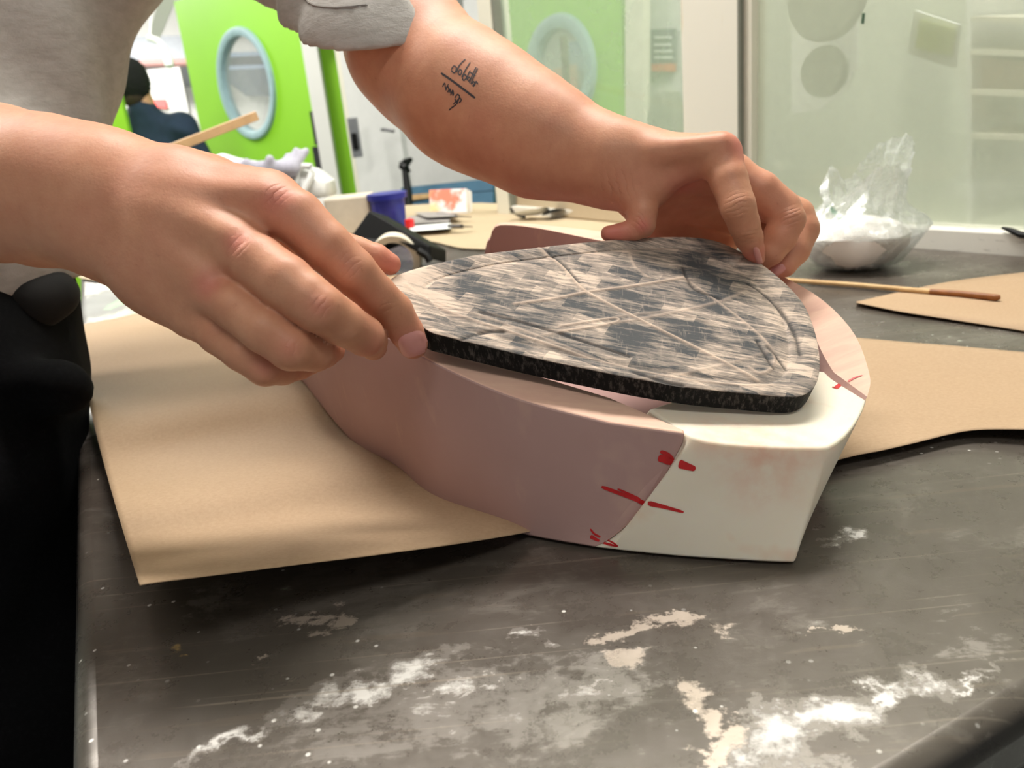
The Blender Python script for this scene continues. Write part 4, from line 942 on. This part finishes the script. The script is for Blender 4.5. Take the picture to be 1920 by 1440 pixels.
# white cupboard door with a handle plate, grey board, blue bench
wc_ = empty('white_cupboard_door', col(700, 3.6), 'tall white cupboard door with a grey handle plate', 'cupboard door')
whd = plain('white_laminate', srgb(226, 226, 224), .5, var=.02)
vboard('door_panel', col(656, 3.7, 230), col(748, 3.5, 230), .05, 2.2, .03, whd, wc_)
hp = W(666, 258, 3.58)
mesh('handle_plate', *box((-.022, -.015, -.085), (.022, .01, .085), None), plain('grey_handle_metal', srgb(150, 152, 156), .4, .5), wc_, False, .003).location = tuple(hp)
mesh('handle_grip', *box((-.012, -.03, -.05), (.012, 0, .02), None), black, wc_, False, .003).location = tuple(hp)
mesh('hook', *tube([W(716, 243, 3.5), W(722, 243, 3.47), W(738, 246, 3.45)], .007, 8), steel, wc_)
tag(panel('grey_board', [W(742, 120, 3.9), W(930, 150, 3.7), W(940, 352, 3.7), W(752, 362, 3.9)], .02, plain('grey_board_paint', srgb(200, 200, 198), .6, var=.03)), 'large pale grey board leaning behind the black clamp', 'board')
bb = empty('blue_bench', ground(840, 365, 3.3), 'blue bench front below the pale grey board', 'bench')
panel('upper_rail', [W(752, 352, 3.4), W(925, 334, 3.25), W(925, 356, 3.25), W(752, 372, 3.4)], .03, plain('blue_bench_paint', srgb(62, 106, 134), .5), bb)
panel('lower_rail', [W(752, 374, 3.38), W(925, 358, 3.23), W(925, 720, 3.23), W(752, 740, 3.38)], .03, plain('blue_bench_paint', srgb(62, 106, 134)), bb)
panel('wood_strip', [W(758, 366, 3.35), W(806, 362, 3.32), W(806, 371, 3.32), W(758, 376, 3.35)], .02, wood.m, bb)
cs_ = empty('clamp_stand', W(766, 362, 3.2), 'black clamp stand upright in front of the pale grey board', 'clamp stand')
mesh('post', *tube([W(768, 420, 3.2), W(765, 362, 3.2), W(758, 310, 3.2)], [.018, .017, .012], 12), black, cs_)
mesh('clamp_head', *join(tube([W(750, 315, 3.2), W(760, 306, 3.19), W(772, 298, 3.2)], [.010, .018, .008], 10), tube([W(750, 305, 3.2), W(760, 312, 3.18), W(768, 322, 3.2)], [.006, .012, .006], 8)), black, cs_)
# things at the post of the partition
tag(panel('white_notice_board', [W(868, 0, 4.2), W(928, -20, 4.1), W(930, 120, 4.1), W(880, 120, 4.2)], .03, whd), 'white board beyond the bare forearm at the top of the picture', 'board')
pg = plain('dark_green_bottle_plastic', srgb(62, 92, 70), .4)
t = empty('green_bottle', W(913, 72, 3.6), 'dark green bottle showing above the bare forearm', 'bottle')
def lathe(c, prof, n=24): return loft([[np.array(c) + np.array([r * math.cos(q), r * math.sin(q), z]) for q in np.linspace(0, 2 * math.pi, n, endpoint=False)] for r, z in prof])
bp = W(913, 72, 3.6); mesh('bottle_body', *lathe(bp, [(.001, -.06), (.022, -.055), (.022, .02), (.018, .03)]), pg, t); mesh('cap', *lathe(bp, [(.012, .028), (.012, .05), (.001, .052)]), pg, t)
tag(vboard('shelf_unit_side', col(880, 3.98), col(928, 3.98), 0, W(905, 92, 3.98)[2], .12, whd), 'white shelf unit carrying the green bottle', 'shelf unit')
# behind the doors
tag(vboard('white_far_door', col(270, 7.0, 200), col(352, 7.0, 200), 0, W(310, 130, 7)[2], .05, white), 'plain white door at the far end beyond the person in the black beanie', 'door')
tag(panel('red_sign', [W(277, 184, 6.98), W(312, 186, 6.98), W(313, 203, 6.98), W(278, 200, 6.98)], .01, plain('red_sign_paint', srgb(225, 38, 30), .5)), 'red sign on the far white door', 'sign')
tag(panel('grey_duct', [W(240, 68, 7.2), W(350, 66, 7.2), W(350, 117, 7.2), W(240, 117, 7.2)], .85, plain('grey_duct_metal', srgb(150, 155, 162), .5, .2)), 'grey metal duct above the far white door', 'duct')
tag(mesh('pipe', *tube([W(235, 120, 7.22), W(355, 117, 7.22)], .035, 10), plain('pale_red_pipe_paint', srgb(196, 150, 145), .5)), 'pale red pipe under the grey duct', 'pipe')
tag(panel('white_beam', [W(318, -60, 5.2), W(352, -60, 5.2), W(300, 72, 5.6), W(276, 72, 5.6)], .12, white), 'white sloping beam at the top left', 'beam')
hl = empty('hanging_lamp', W(305, 95, 4.6), 'white hanging lamp with a bent arm near the top left', 'lamp')
mesh('lamp_arm', *tube([W(278, 70, 4.6), W(296, 76, 4.6), W(308, 90, 4.6), W(314, 106, 4.6)], .018, 10), plain('glossy_white_plastic', srgb(245, 245, 244), .35, var=.01), hl)
mesh('lamp_head', *tube([W(313, 102, 4.6), W(316, 114, 4.6), W(318, 125, 4.6)], [.022, .03, .024], 12), plain('glossy_white_plastic', srgb(245, 245, 244)), hl)
mesh('lamp_cord', *tube([W(282, -60, 4.6), W(284, 20, 4.6), W(281, 72, 4.6)], .006, 8), plain('glossy_white_plastic', srgb(245, 245, 244)), hl)
# shelves seen through the round window
shl = empty('blue_shelf_unit', ground(460, 125, 7.0), 'blue edged shelf seen through the round door window', 'shelf')
blu = plain('slate_blue_shelf', srgb(100, 128, 160), .5)
for y0, y1 in ((100, 108), (125, 132)):
    panel('shelf', [W(398, y0, 7.2), W(540, y0 - 6, 7.1), W(540, y1 - 6, 7.1), W(398, y1, 7.2)], 1.0, blu, shl)

# person in the background, seen from behind
p2 = empty('person', ground(285, 250, 4.9), 'person in a black beanie and navy sweater seen from behind near the lime green doors', 'person')
d2 = 4.9; hx = W(250, 160, d2)
px_m = d2 / F; rt2 = XC_ = M3 @ np.array([1, 0, 0]); rt2 = rt2 * [1, 1, 0]; rt2 /= np.linalg.norm(rt2); fw2 = np.array([-rt2[1], rt2[0], 0])
def B(r, f_, z): return hx + rt2 * r + fw2 * f_ + UPV * z
gz = -hx[2]
navy = plain('navy_knit', srgb(36, 52, 76), .9, var=.15, scale=20); jea2 = plain('dark_trousers', srgb(30, 30, 36), .9)
skin2 = plain('tan_skin', srgb(200, 150, 120), .55, var=.05)
bd = [(B(0, 0, 0), B(.02, .02, -.12), .088, .06), (B(.02, 0, -.10), B(.06, 0, -.35), .07, .12), (B(.06, 0, -.35), B(.07, 0, -.75), .12, .12), (B(.02, .09, -.03), B(.02, .10, -.06), .02, .03),
      (B(-.13, 0, -.24), B(.26, 0, -.27), .06, .06), (B(.26, 0, -.27), B(.33, .02, -.55), .055, .045), (B(.33, .02, -.55), B(.26, .22, -.66), .042, .034), (B(.26, .22, -.66), B(.24, .30, -.66), .036, .03),
      (B(-.13, 0, -.24), B(-.2, .02, -.52), .055, .045), (B(-.2, .02, -.52), B(-.12, .22, -.62), .042, .034), (B(-.12, .22, -.62), B(-.1, .3, -.62), .036, .03),
      (B(-.02, 0, -.75), B(-.03, .02, gz + .5), .09, .065), (B(-.03, .02, gz + .5), B(-.03, 0, gz + .07), .06, .045), (B(.15, 0, -.75), B(.16, .02, gz + .5), .09, .065), (B(.16, .02, gz + .5), B(.16, 0, gz + .07), .06, .045),
      (B(-.03, -.04, gz + .05), B(-.03, .14, gz + .035), .045, .035), (B(.16, -.04, gz + .05), B(.16, .14, gz + .035), .045, .035), (B(.088, 0, 0), B(.09, 0, -.03), .012, .012), (B(-.088, 0, 0), B(-.09, 0, -.03), .012, .012)]
solid('body', bd, .03, .012, skin2, None, p2)
solid('sweater', [(B(.02, 0, -.17), B(.06, 0, -.40), .10, .15), (B(.06, 0, -.40), B(.07, 0, -.78), .16, .165), (B(-.12, 0, -.24), B(.24, 0, -.27), .09, .095), (B(.24, 0, -.27), B(.34, .02, -.55), .085, .068), (B(.34, .02, -.55), B(.27, .2, -.65), .062, .05),
      (B(-.12, 0, -.24), B(-.2, .02, -.52), .085, .065), (B(-.2, .02, -.52), B(-.13, .2, -.61), .06, .05)], .04, .012, navy, (.006, [((.6, .2, .7), 40, 0, 1), ((.8, -.3, .4), 65, 1, .6)]), p2)
solid('beanie', [(B(-.005, -.01, .03), B(0, -.01, .075), .105, .085), (B(-.005, -.015, -.01), B(-.005, -.01, .04), .104, .106)], .03, .008, plain('black_knit', srgb(14, 14, 16), .95, var=.3, scale=40), (.003, [((.2, .2, 1), 200, 0, 1)]), p2, [(B(0, 0, -.065), np.array([fw2[0] * .3, fw2[1] * .3, -1]))])
solid('hair', [(B(0, -.03, -.06), B(0, -.02, 0), .075, .09)], .02, .01, plain('short_dark_hair', srgb(60, 44, 36), .8), None, p2, [(B(0, .03, -.09), np.array([fw2[0] * .6, fw2[1] * .6, -.8]))])
solid('trousers', [(B(.06, 0, -.80), B(.06, 0, -.9), .15, .15), (B(-.02, 0, -.85), B(-.03, .02, gz + .5), .105, .08), (B(-.03, .02, gz + .5), B(-.03, 0, gz + .12), .075, .065), (B(.15, 0, -.85), B(.16, .02, gz + .5), .105, .08), (B(.16, .02, gz + .5), B(.16, 0, gz + .12), .075, .065)], .03, .014, jea2, None, p2)

# ------------------------------------------------------------------ behind the glazed partition
O1 = .95
gd2, GP2, GL2 = door_with_port('round_window_door', bw(962, 200, O1), bw(1172, 200, O1), 0.0, CEIL - .02, .03, (1052, 132, 92), None, green, 'lime green door with a round window standing in for a reflection in the misted glass')  # mirror image of the green door, built as a solid door behind the pane
bpanel('trim_9', [(1172, -90), (1206, -90), (1206, 420), (1172, 420)], O1 - .01, .03, cream, kind='structure')
bpanel('white_door_leaf', [(1206, -90), (1300, -90), (1300, 420), (1206, 420)], O1 + .1, .03, whd, 'white door leaf behind the misted glass', 'door')
nt = empty('notice', bw(1242, 95, O1 + .06), 'grey notice with an orange foot on the white door leaf behind the glass', 'notice')
panel('notice_sheet', [bw(x, y, O1 + .085) for x, y in ((1220, 55), (1267, 54), (1266, 134), (1221, 134))], .004, plain('grey_notice_paper', srgb(120, 124, 130), .7), nt)
panel('notice_foot', [bw(x, y, O1 + .08) for x, y in ((1221, 120), (1266, 119), (1266, 134), (1221, 134))], .003, plain('orange_notice_band', srgb(225, 120, 80), .7), nt)
for y in (68, 82, 94, 106): panel('text_line', [bw(x, yy, O1 + .08) for x, yy in ((1226, y), (1260, y), (1260, y + 4), (1226, y + 4))], .002, pale, nt)
tag(mesh('broom_handle', *tube([bw(1056, 68, O1 - .12), bw(1060, 120, O1 - .12), bw(1066, 260, O1 - .12), bw(1078, 430, O1 - .12)], .013, 12), plain('grey_brown_pole', srgb(92, 82, 74), .5)), 'grey brown pole standing behind the misted glass in front of the round window', 'pole')
tag(panel('orange_poster', [bw(x, y, O1 + .27) for x, y in ((1035, 130), (1080, 120), (1086, 185), (1040, 190))], .004, plain('orange_paper', srgb(240, 140, 70), .7)), 'orange sheet seen through the round window behind the misted glass', 'poster')
tag(panel('blue_poster', [bw(x, y, O1 + .297) for x, y in ((1066, 80), (1110, 70), (1112, 215), (1070, 215))], .004, plain('sky_blue_paper', srgb(110, 160, 215), .7)), 'blue sheet seen through the round window behind the misted glass', 'poster')
tag(mesh('dark_bag', *loft([[bw(1250 + r * math.cos(q), 228 + h_, O1 - .25 + .09 * math.sin(q)) for q in np.linspace(0, 2 * math.pi, 20, endpoint=False)] for r, h_ in ((4, -62), (24, -56), (34, -20), (38, 20), (40, 200))]), plain('grey_sack_cloth', srgb(150, 148, 138), .9)), 'grey sack standing behind the misted glass beside the pillar', 'sack')
# milky pane: big discs, framed picture, shelves
def disc(name, cx_, cy_, rpx, off, m, label):
    c = bw(cx_, cy_, off); r = np.linalg.norm(bw(cx_, cy_ + rpx, off) - c)
    v, f = loft([[c + GD * r * s_ * math.cos(q) + UPV * r * s_ * math.sin(q) + GN * w for q in np.linspace(0, 2 * math.pi, 48, endpoint=False)] for s_, w in ((.94, -.012), (1, -.006), (1, .006), (.94, .012))])
    return tag(mesh(name, v, f, m, None, False), label, 'disc')
disc('large_round_lid', 1550, -8, 86, .35, greyd, 'larger grey round lid behind the milky glass')
disc('small_round_lid', 1546, 134, 48, .36, greyd, 'smaller grey round lid below the larger one behind the milky glass')
bpanel('white_sheet', [(1484, -60), (1607, -60), (1606, 128), (1590, 165), (1540, 205), (1484, 214)], .42, .004, NT('bright_paper').set(col=(1, 1, 1, 1), rough=.6).m, 'white paper sheet hanging behind the two round lids', 'paper sheet')
fp = empty('framed_picture', bw(1748, 75, .3), 'framed yellow green picture hanging tilted behind the milky glass', 'picture')
panel('frame', [bw(x, y, .03) for x, y in ((1714, 20), (1796, 46), (1786, 128), (1702, 100))], .01, pale, fp)
panel('picture', [bw(x, y, .025) for x, y in ((1724, 36), (1790, 55), (1783, 105), (1716, 90))], .004, plain('yellow_green_print', srgb(186, 198, 120), .7), fp)
for y, nm in ((34, 'upper'), (92, 'middle'), (160, 'lower')):
    pass
sv = empty('storage_shelf', bw(1870, 100, .6), 'pale storage shelf behind the milky glass at the right edge', 'shelf')
for y in (30, 92, 168, 250): panel('shelf_board', [bw(x, yy, .6) for x, yy in ((1820, y), (2150, y + 12), (2150, y + 24), (1820, y + 10))], .25, cream, sv)
panel('side_panel', [bw(x, yy, .62) for x, yy in ((1812, -80), (1822, -80), (1822, 420), (1812, 420))], .25, pale, sv)
tag(panel('cardboard_carton', [bw(x, y, .66) for x, y in ((1840, 110), (1930, 118), (1930, 178), (1840, 166))], .12, plain('tan_cardboard', srgb(205, 180, 160), .8)), 'tan carton on the storage shelf behind the milky glass', 'carton')
# smudges and chips stuck on the milky pane's front
tag(panel('tape_mark', [gw(1609, 25) + GN * .009, gw(1614, 25) + GN * .009, gw(1612, 45) + GN * .009, gw(1607, 45) + GN * .009], .0008, pg), 'small dark green strip stuck on the milky glass', 'tape')

# ------------------------------------------------------------------ things on the far part of the table
def flat_sheet(name, px, z, mat, label, lift=None, cat='paper sheet'):
    P = catmull(px, 5, True) if len(px) > 5 else np.array(px, float); n = len(P); V = [Wz(x, y, z + (lift(x, y) if lift else 0)) for x, y in P]
    V += [v - np.array([0, 0, .0008]) for v in V]
    return tag(mesh(name, V, [tuple(range(n)), tuple(range(2 * n - 1, n - 1, -1))] + [(i, i + n, (i + 1) % n + n, (i + 1) % n) for i in range(n)], mat, None, False), label, cat)
krb = kraft('kraft_paper_far', srgb(190, 172, 143), srgb(182, 164, 135))
flat_sheet('kraft_paper_sheet', [(600, 402), (760, 385), (945, 382), (1190, 410), (1200, 446), (1000, 466), (882, 466), (842, 460), (800, 452), (700, 455), (610, 450)], .003, krb, 'brown kraft paper sheet spread under the knives at the far end of the table')
flat_sheet('kraft_paper_sheet', [(150, 486), (200, 478), (330, 462), (330, 515), (260, 525), (150, 521)], .004, krb, 'brown kraft paper piece at the far left corner of the table')
def curl(u, v):
    q = np.array([952 + 235 * u, 412 - 4 * v + 26 * u * (1 - v)]); 
    return Wz(q[0], 398 + 22 * u, .004) * 1.0 + np.array([0, 0, .055 * v * (1 - .25 * u)]) + E1 * (.05 * (1 - (1 - v) ** 2)) 
sheet('kraft_paper_sheet', curl, 24, 14, krb, 'brown kraft paper curling up under the reaching forearm')
t = empty('folded_leaflet', Wz(1012, 398), 'white leaflet with a black end on the kraft paper below the forearm', 'leaflet')
mesh('white_page', *tube([Wz(978, 402, .012), Wz(1000, 398, .018), Wz(1030, 392, .022)], [.022, .024, .022], 4, .12), pale, t, False)
mesh('black_end', *tube([Wz(1020, 401, .016), Wz(1042, 394, .02), Wz(1056, 392, .012)], [.018, .02, .012], 4, .15), black, t, False)
tag(mesh('bent_wire', *tube([Wz(958, 392, .03), Wz(962, 398, .018), Wz(972, 404, .008), Wz(984, 407, .006)], .0028, 8), black), 'bent black wire beside the white leaflet', 'wire')
# blue tub
bt = empty('blue_tub', Wz(733, 438), 'dark blue plastic tub on the far kraft paper', 'tub')
c = Wz(735, 436); s_ = np.linalg.norm(Wz(760, 436) - Wz(735, 436))
bl = plain('dark_blue_plastic', srgb(26, 34, 138), .4)
k_ = s_ / .035
mesh('tub_body', *lathe(c, [(.001, 0), (.027 * k_, .0), (.030 * k_, .004), (.035 * k_, .074 * k_), (.033 * k_, .074 * k_), (.028 * k_, .008), (.001, .008)], 32), bl, bt)
mesh('tub_rim', *lathe(c, [(.0335 * k_, .066 * k_), (.039 * k_, .067 * k_), (.040 * k_, .078 * k_), (.0335 * k_, .078 * k_)], 32), bl, bt)
t = empty('glue_bottle', Wz(771, 437), 'small bottle with a red cap beside the dark blue tub', 'bottle'); c = Wz(771, 440)
mesh('bottle_body', *lathe(c, [(.001, 0), (.011, 0), (.011, .006), (.008, .012)], 16), pale, t); mesh('red_cap', *lathe(c, [(.009, .010), (.0095, .03), (.001, .032)], 16), plain('red_plastic', srgb(214, 28, 34), .4), t)
# black tape dispenser and roll
td = empty('tape_dispenser', Wz(760, 492), 'angular black tape dispenser holding a cream roll', 'tape dispenser')
dd = 1.22
panel('dispenser_body', [W(692, 394, dd + .05), W(806, 460, dd), W(806, 486, dd), W(790, 478, dd), W(752, 456, dd), W(716, 452, dd + .02), W(690, 462, dd + .03), W(668, 486, dd + .05), W(656, 444, dd + .06)], .05, black, td, .003)
rc = W(742, 486, dd + .03); ra, rb_ = M3 @ np.array([1, 0, 0]), M3 @ np.array([0, -.93, -.37]); rn = np.cross(ra, rb_)
prof = [(.040, -.02), (.040, .02), (.030, .02), (.030, -.02)]
rr = [[rc + (ra * math.cos(q) + rb_ * math.sin(q)) * r_ + rn * w for q in np.linspace(0, 2 * math.pi, 40, endpoint=False)] for r_, w in prof]; rr.append(rr[0])
mesh('tape_roll', *loft(rr, False, False), plain('cream_tape', srgb(226, 216, 196), .5), td)
mesh('cutter', *tube([W(784, 470, dd - .01), W(800, 480, dd - .01), W(806, 490, dd - .01)], .006, 6), black, td)
# watercolour card, knives and papers
wcx = NT('orange_watercolour_paper'); nn_ = wcx.noise(14, 4, .6); n2_ = wcx.noise(11, 3, .6, wcx.map((1, 1, .5), loc=(3, 1, 2)))
wcx.set(col=wcx.mix(wcx.ramp(n2_, (.55, 0.0), (.64, .85)), wcx.mix(wcx.ramp(nn_, (.57, 0.0), (.64, .9)), srgb(244, 240, 238), srgb(244, 120, 84)), srgb(250, 214, 140)), rough=.7)
tag(panel('watercolour_card', [W(804, 356, 1.86), W(874, 353, 1.83), W(876, 399, 1.83), W(806, 402, 1.86)], .035, wcx.m, None, .002), 'white card washed with orange and red watercolour standing on the far table', 'card')
def slab(name, px, z0, z1, mat, label, cat, group=None):
    V = [Wz(x, y, z) for z in (z0, z1) for x, y in px]; n = len(px)
    return tag(mesh(name, V, [tuple(range(n)), tuple(range(2 * n - 1, n - 1, -1))] + [(i, i + n, (i + 1) % n + n, (i + 1) % n) for i in range(n)], mat, None, False, .0008), label, cat, group)
dgr = plain('dark_grey_steel', srgb(92, 88, 86), .4, .3); mg = plain('mid_grey_card', srgb(150, 144, 140), .7)
slab('paper_pad', [(768, 424), (846, 418), (846, 428), (768, 434)], .004, .014, pale, 'white paper pad lying in front of the grey offcuts', 'paper pad')
slab('grey_offcut', [(762, 408), (800, 398), (845, 408), (842, 416), (765, 420)], .004, .012, mg, 'mid grey offcut behind the white paper pad', 'offcut')
slab('grey_offcut', [(775, 398), (830, 396), (860, 405), (800, 408)], .012, .018, mg, 'mid grey offcut on top of the other one near the watercolour card', 'offcut')
for nm, a, b, lb in (('knife', (820, 403), (884, 407), 'dark knife nearest the watercolour card'), ('knife', (842, 424), (886, 425), 'dark knife beside the white paper pad')):
    t = empty('knife', Wz(*a), lb, 'knife', 'dark knives on the far table')
    m_ = [(a[0] * .45 + b[0] * .55), (a[1] * .45 + b[1] * .55)]
    mesh('handle', *tube([Wz(*a, .016), Wz(*m_, .016)], .006, 8, .7), dgr, t); mesh('blade', *tube([Wz(*m_, .016), Wz(*b, .012)], [.006, .003], 6, .25), dgr, t)
# white canister with handle, tan box, glove, wooden lath
jd = 1.75
jg = empty('white_canister', Wz(560, 440), 'white plastic canister with a moulded handle behind the near hand', 'canister')
jm = plain('white_hdpe_plastic', srgb(226, 226, 224), .4, var=.02)
jb, jt = W(568, 470, jd), W(568, 330, jd); jr = rt2; jf = fw2
def rr_ring(c, hx_, hy_, z, n=32, p=4): return [np.array([c[0], c[1], z]) + jr * hx_ * np.sign(math.cos(q)) * abs(math.cos(q)) ** (2 / p) + jf * hy_ * np.sign(math.sin(q)) * abs(math.sin(q)) ** (2 / p) for q in np.linspace(0, 2 * math.pi, n, endpoint=False)]
zt = W(568, 312, jd)[2]
cc = W(566, 340, jd)
mesh('canister_body', *loft([rr_ring(cc, .062, .05, TZ + .001), rr_ring(cc, .068, .056, TZ + .008), rr_ring(cc, .068, .056, TZ + .075), rr_ring(cc, .066, .054, TZ + .078), rr_ring(cc, .068, .056, TZ + .081), rr_ring(cc, .068, .056, zt - .035), rr_ring(cc - jr * .01, .048, .045, zt - .008), rr_ring(cc - jr * .018, .036, .03, zt)]), jm, jg)
mesh('handle', *tube([W(556, 346, jd - .058), W(556, 322, jd - .06), W(566, 311, jd - .06), W(582, 312, jd - .06), W(585, 326, jd - .06), W(576, 346, jd - .062), W(566, 366, jd - .060)], .0075, 12), jm, jg)
mesh('cap', *lathe(np.array([cc[0] - jr[0] * .035, cc[1] - jr[1] * .035, zt - .006]), [(.018, 0), (.018, .014), (.001, .016)], 20), jm, jg)
tag(mesh('tan_box', *box((-.046, -.03, 0), (.046, .05, .076), (jr, jf, UPV), Wz(664, 440) * [1, 1, 0] + np.array([0, 0, TZ + .004])), plain('pale_tan_card', srgb(208, 196, 178), .7), None, False, .004), 'pale tan box between the white canister and the black tape dispenser', 'box')
gl = empty('work_glove', W(480, 320, 1.68), 'light grey knitted work glove lying with its fingers up on the white canister', 'glove')
gm = plain('light_grey_knit', srgb(178, 176, 190), .95, var=.12, scale=90)
GV = S2([((430, 318, 1.68, 14), (545, 316, 1.68, 16)), ((360, 302, 1.7, 10), (440, 316, 1.68, 14)), ((458, 318, 1.68, 12), (462, 305, 1.67, 8.5)), ((502, 318, 1.67, 11), (506, 298, 1.66, 8)), ((532, 315, 1.68, 10), (540, 292, 1.69, 6)), ((545, 315, 1.68, 10), (556, 283, 1.69, 7)), ((550, 312, 1.68, 10), (574, 283, 1.7, 6.5)), ((500, 318, 1.68, 14), (540, 345, 1.70, 14))])
solid('glove_knit', GV, .008, .0035, gm, None, gl)
tag(solid('white_cloth', S2([((350, 304, 1.80, 12), (420, 312, 1.78, 16)), ((420, 312, 1.78, 16), (500, 330, 1.78, 22)), ((380, 330, 1.8, 30), (480, 360, 1.8, 40)), ((400, 380, 1.8, 50), (450, 430, 1.72, 50))]), .02, .005, plain('white_cotton_cloth', srgb(226, 228, 236), .95, var=.04, scale=40), (.004, [((.6, .4, .7), 90, 0, 1)]), None), 'heap of white cloth under the grey glove', 'cloth')
la, lb_ = W(481, 217, 1.60), W(150, 345, 1.42)
ld = (lb_ - la) / np.linalg.norm(lb_ - la); ls = np.cross(ld, UPV); ls /= np.linalg.norm(ls); lu = np.cross(ls, ld)
tag(mesh('wooden_lath', *box((0, -.006, -.0085), (np.linalg.norm(lb_ - la), .006, .0085), (ld, ls, lu), la), plain('tan_lath_wood', srgb(196, 158, 116), .6, var=.1, scale=40), None, False, .001), 'long pale wooden lath slanting in front of the round window door', 'lath')

# ------------------------------------------------------------------ clear plastic bag with white powder
bg = empty('plastic_bag', Wz(1600, 515), 'crumpled clear plastic bag holding white plaster beside the far hand', 'bag')
bc = Wz(1606, 500); sc2 = .97 / F
def wob(q, z, amp, s_=0): return amp * (math.sin(3 * q + 9 * z / .1 + s_) + .7 * math.sin(5 * q - 14 * z / .1 + 1 + s_) + .45 * math.sin(11 * q + 31 * z / .1 + s_ * 2))
pm2 = plain('white_plaster_powder', srgb(240, 234, 228), .9, var=.03)
mesh('plaster', *loft([[bc + np.array([0, .0, 0]) + jr * ((r_ + wob(q, z, .0022)) * math.cos(q) - .004) + jf * (r_ + wob(q, z, .0022)) * math.sin(q) + UPV * z for q in np.linspace(0, 2 * math.pi, 48, endpoint=False)] for r_, z in ((.002, .003), (.030, .003), (.046, .012), (.057, .028), (.060, .042), (.050, .052), (.03, .057), (.001, .058))]), pm2, bg)
pb = NT('clear_crumpled_plastic'); tr = pb.add('ShaderNodeBsdfTransparent'); gls = pb.add('ShaderNodeBsdfGlossy'); gls.inputs['Roughness'].default_value = .2; df = pb.add('ShaderNodeBsdfDiffuse'); df.inputs[0].default_value = (.85, .88, .87, 1); tl = pb.add('ShaderNodeBsdfTranslucent'); tl.inputs[0].default_value = (.85, .88, .87, 1)
tr.inputs[0].default_value = (.97, .98, .975, 1)
bn2 = pb.bump(pb.noise(45, 5, .6, dist=1.2), .9, .006); pb.put(gls.inputs['Normal'], bn2); pb.put(df.inputs['Normal'], bn2)
m0 = pb.add('ShaderNodeMixShader'); m0.inputs[0].default_value = .4; pb.put(m0.inputs[1], df.outputs[0]); pb.put(m0.inputs[2], tl.outputs[0])
m1 = pb.add('ShaderNodeMixShader'); pb.put(m1.inputs[0], pb.ramp(pb.noise(30, 5, .65, dist=1), (.35, .14), (.70, .55))); pb.put(m1.inputs[1], tr.outputs[0]); pb.put(m1.inputs[2], m0.outputs[0])
lw_ = pb.add('ShaderNodeLayerWeight'); lw_.inputs[0].default_value = .35; pb.put(lw_.inputs['Normal'], bn2)
m2 = pb.add('ShaderNodeMixShader'); pb.put(m2.inputs[0], pb.math('MULTIPLY', lw_.outputs['Fresnel'], .4)); pb.put(m2.inputs[1], m1.outputs[0]); pb.put(m2.inputs[2], gls.outputs[0]); pb.t.links.new(m2.outputs[0], pb.out.inputs[0])
rings = []
rsb = np.random.RandomState(11); KQ = [(int(k), rsb.uniform(0, 6.28), rsb.uniform(-40, 40), rsb.uniform(.4, 1) / k ** .55) for k in (2, 3, 5, 7, 9, 13, 17, 23, 29)]
def crum(q, z): return sum(a * (1 - 2 * abs(math.sin(.5 * k * q + p + m * z))) for k, p, m, a in KQ)
for r_, z in ((.004, .001), (.034, .001), (.052, .008), (.060, .020), (.068, .034), (.074, .044), (.070, .052), (.062, .060), (.052, .068), (.047, .076), (.044, .085), (.043, .094), (.045, .103), (.047, .112), (.048, .120)):
    ring = []
    for q in np.linspace(0, 2 * math.pi, 96, endpoint=False):
        a_ = .0008 + .055 * min(z, .10); w_ = a_ * crum(q, z) + wob(q, z, a_ * .4, 2)
        top_ = max(0, (z - .06) / .06); zz = z + top_ * (.022 * math.cos(q - .35) + .010 * math.sin(3 * q) + .008 * crum(q * 1.0, .3)) - .004 * math.sin(4 * q) * min(1, z / .03)
        belly = 1 + .16 * max(0, math.cos(q + .25)) * math.exp(-((z - .042) / .02) ** 2) + .22 * math.exp(-((q - math.pi) / .5) ** 2) * math.exp(-((z - .10) / .02) ** 2)
        ring.append(bc + jr * ((r_ + w_) * belly * math.cos(q) + .012 * top_) + jf * (r_ + w_) * math.sin(q) * .85 + UPV * max(.0008, zz))
    rings.append(ring)
bo = mesh('bag_film', *loft(rings, True, False), pb.m, bg, True)
tag(panel('green_print', [W(1546, 384, .955), W(1562, 388, .955), W(1602, 430, .955), W(1588, 430, .955)], .0005, plain('green_print_ink', srgb(110, 160, 130), .5), bg))
tag(mesh('black_cable', *tube([gw(1888, 424) - GN * .012 + UPV * 0, gw(1905, 428) - GN * .014, gw(1925, 436) - GN * .016, gw(1990, 440) - GN * .016], [.0015, .003, .004, .004], 8), black), 'black cable end on the white sill at the right edge', 'cable')
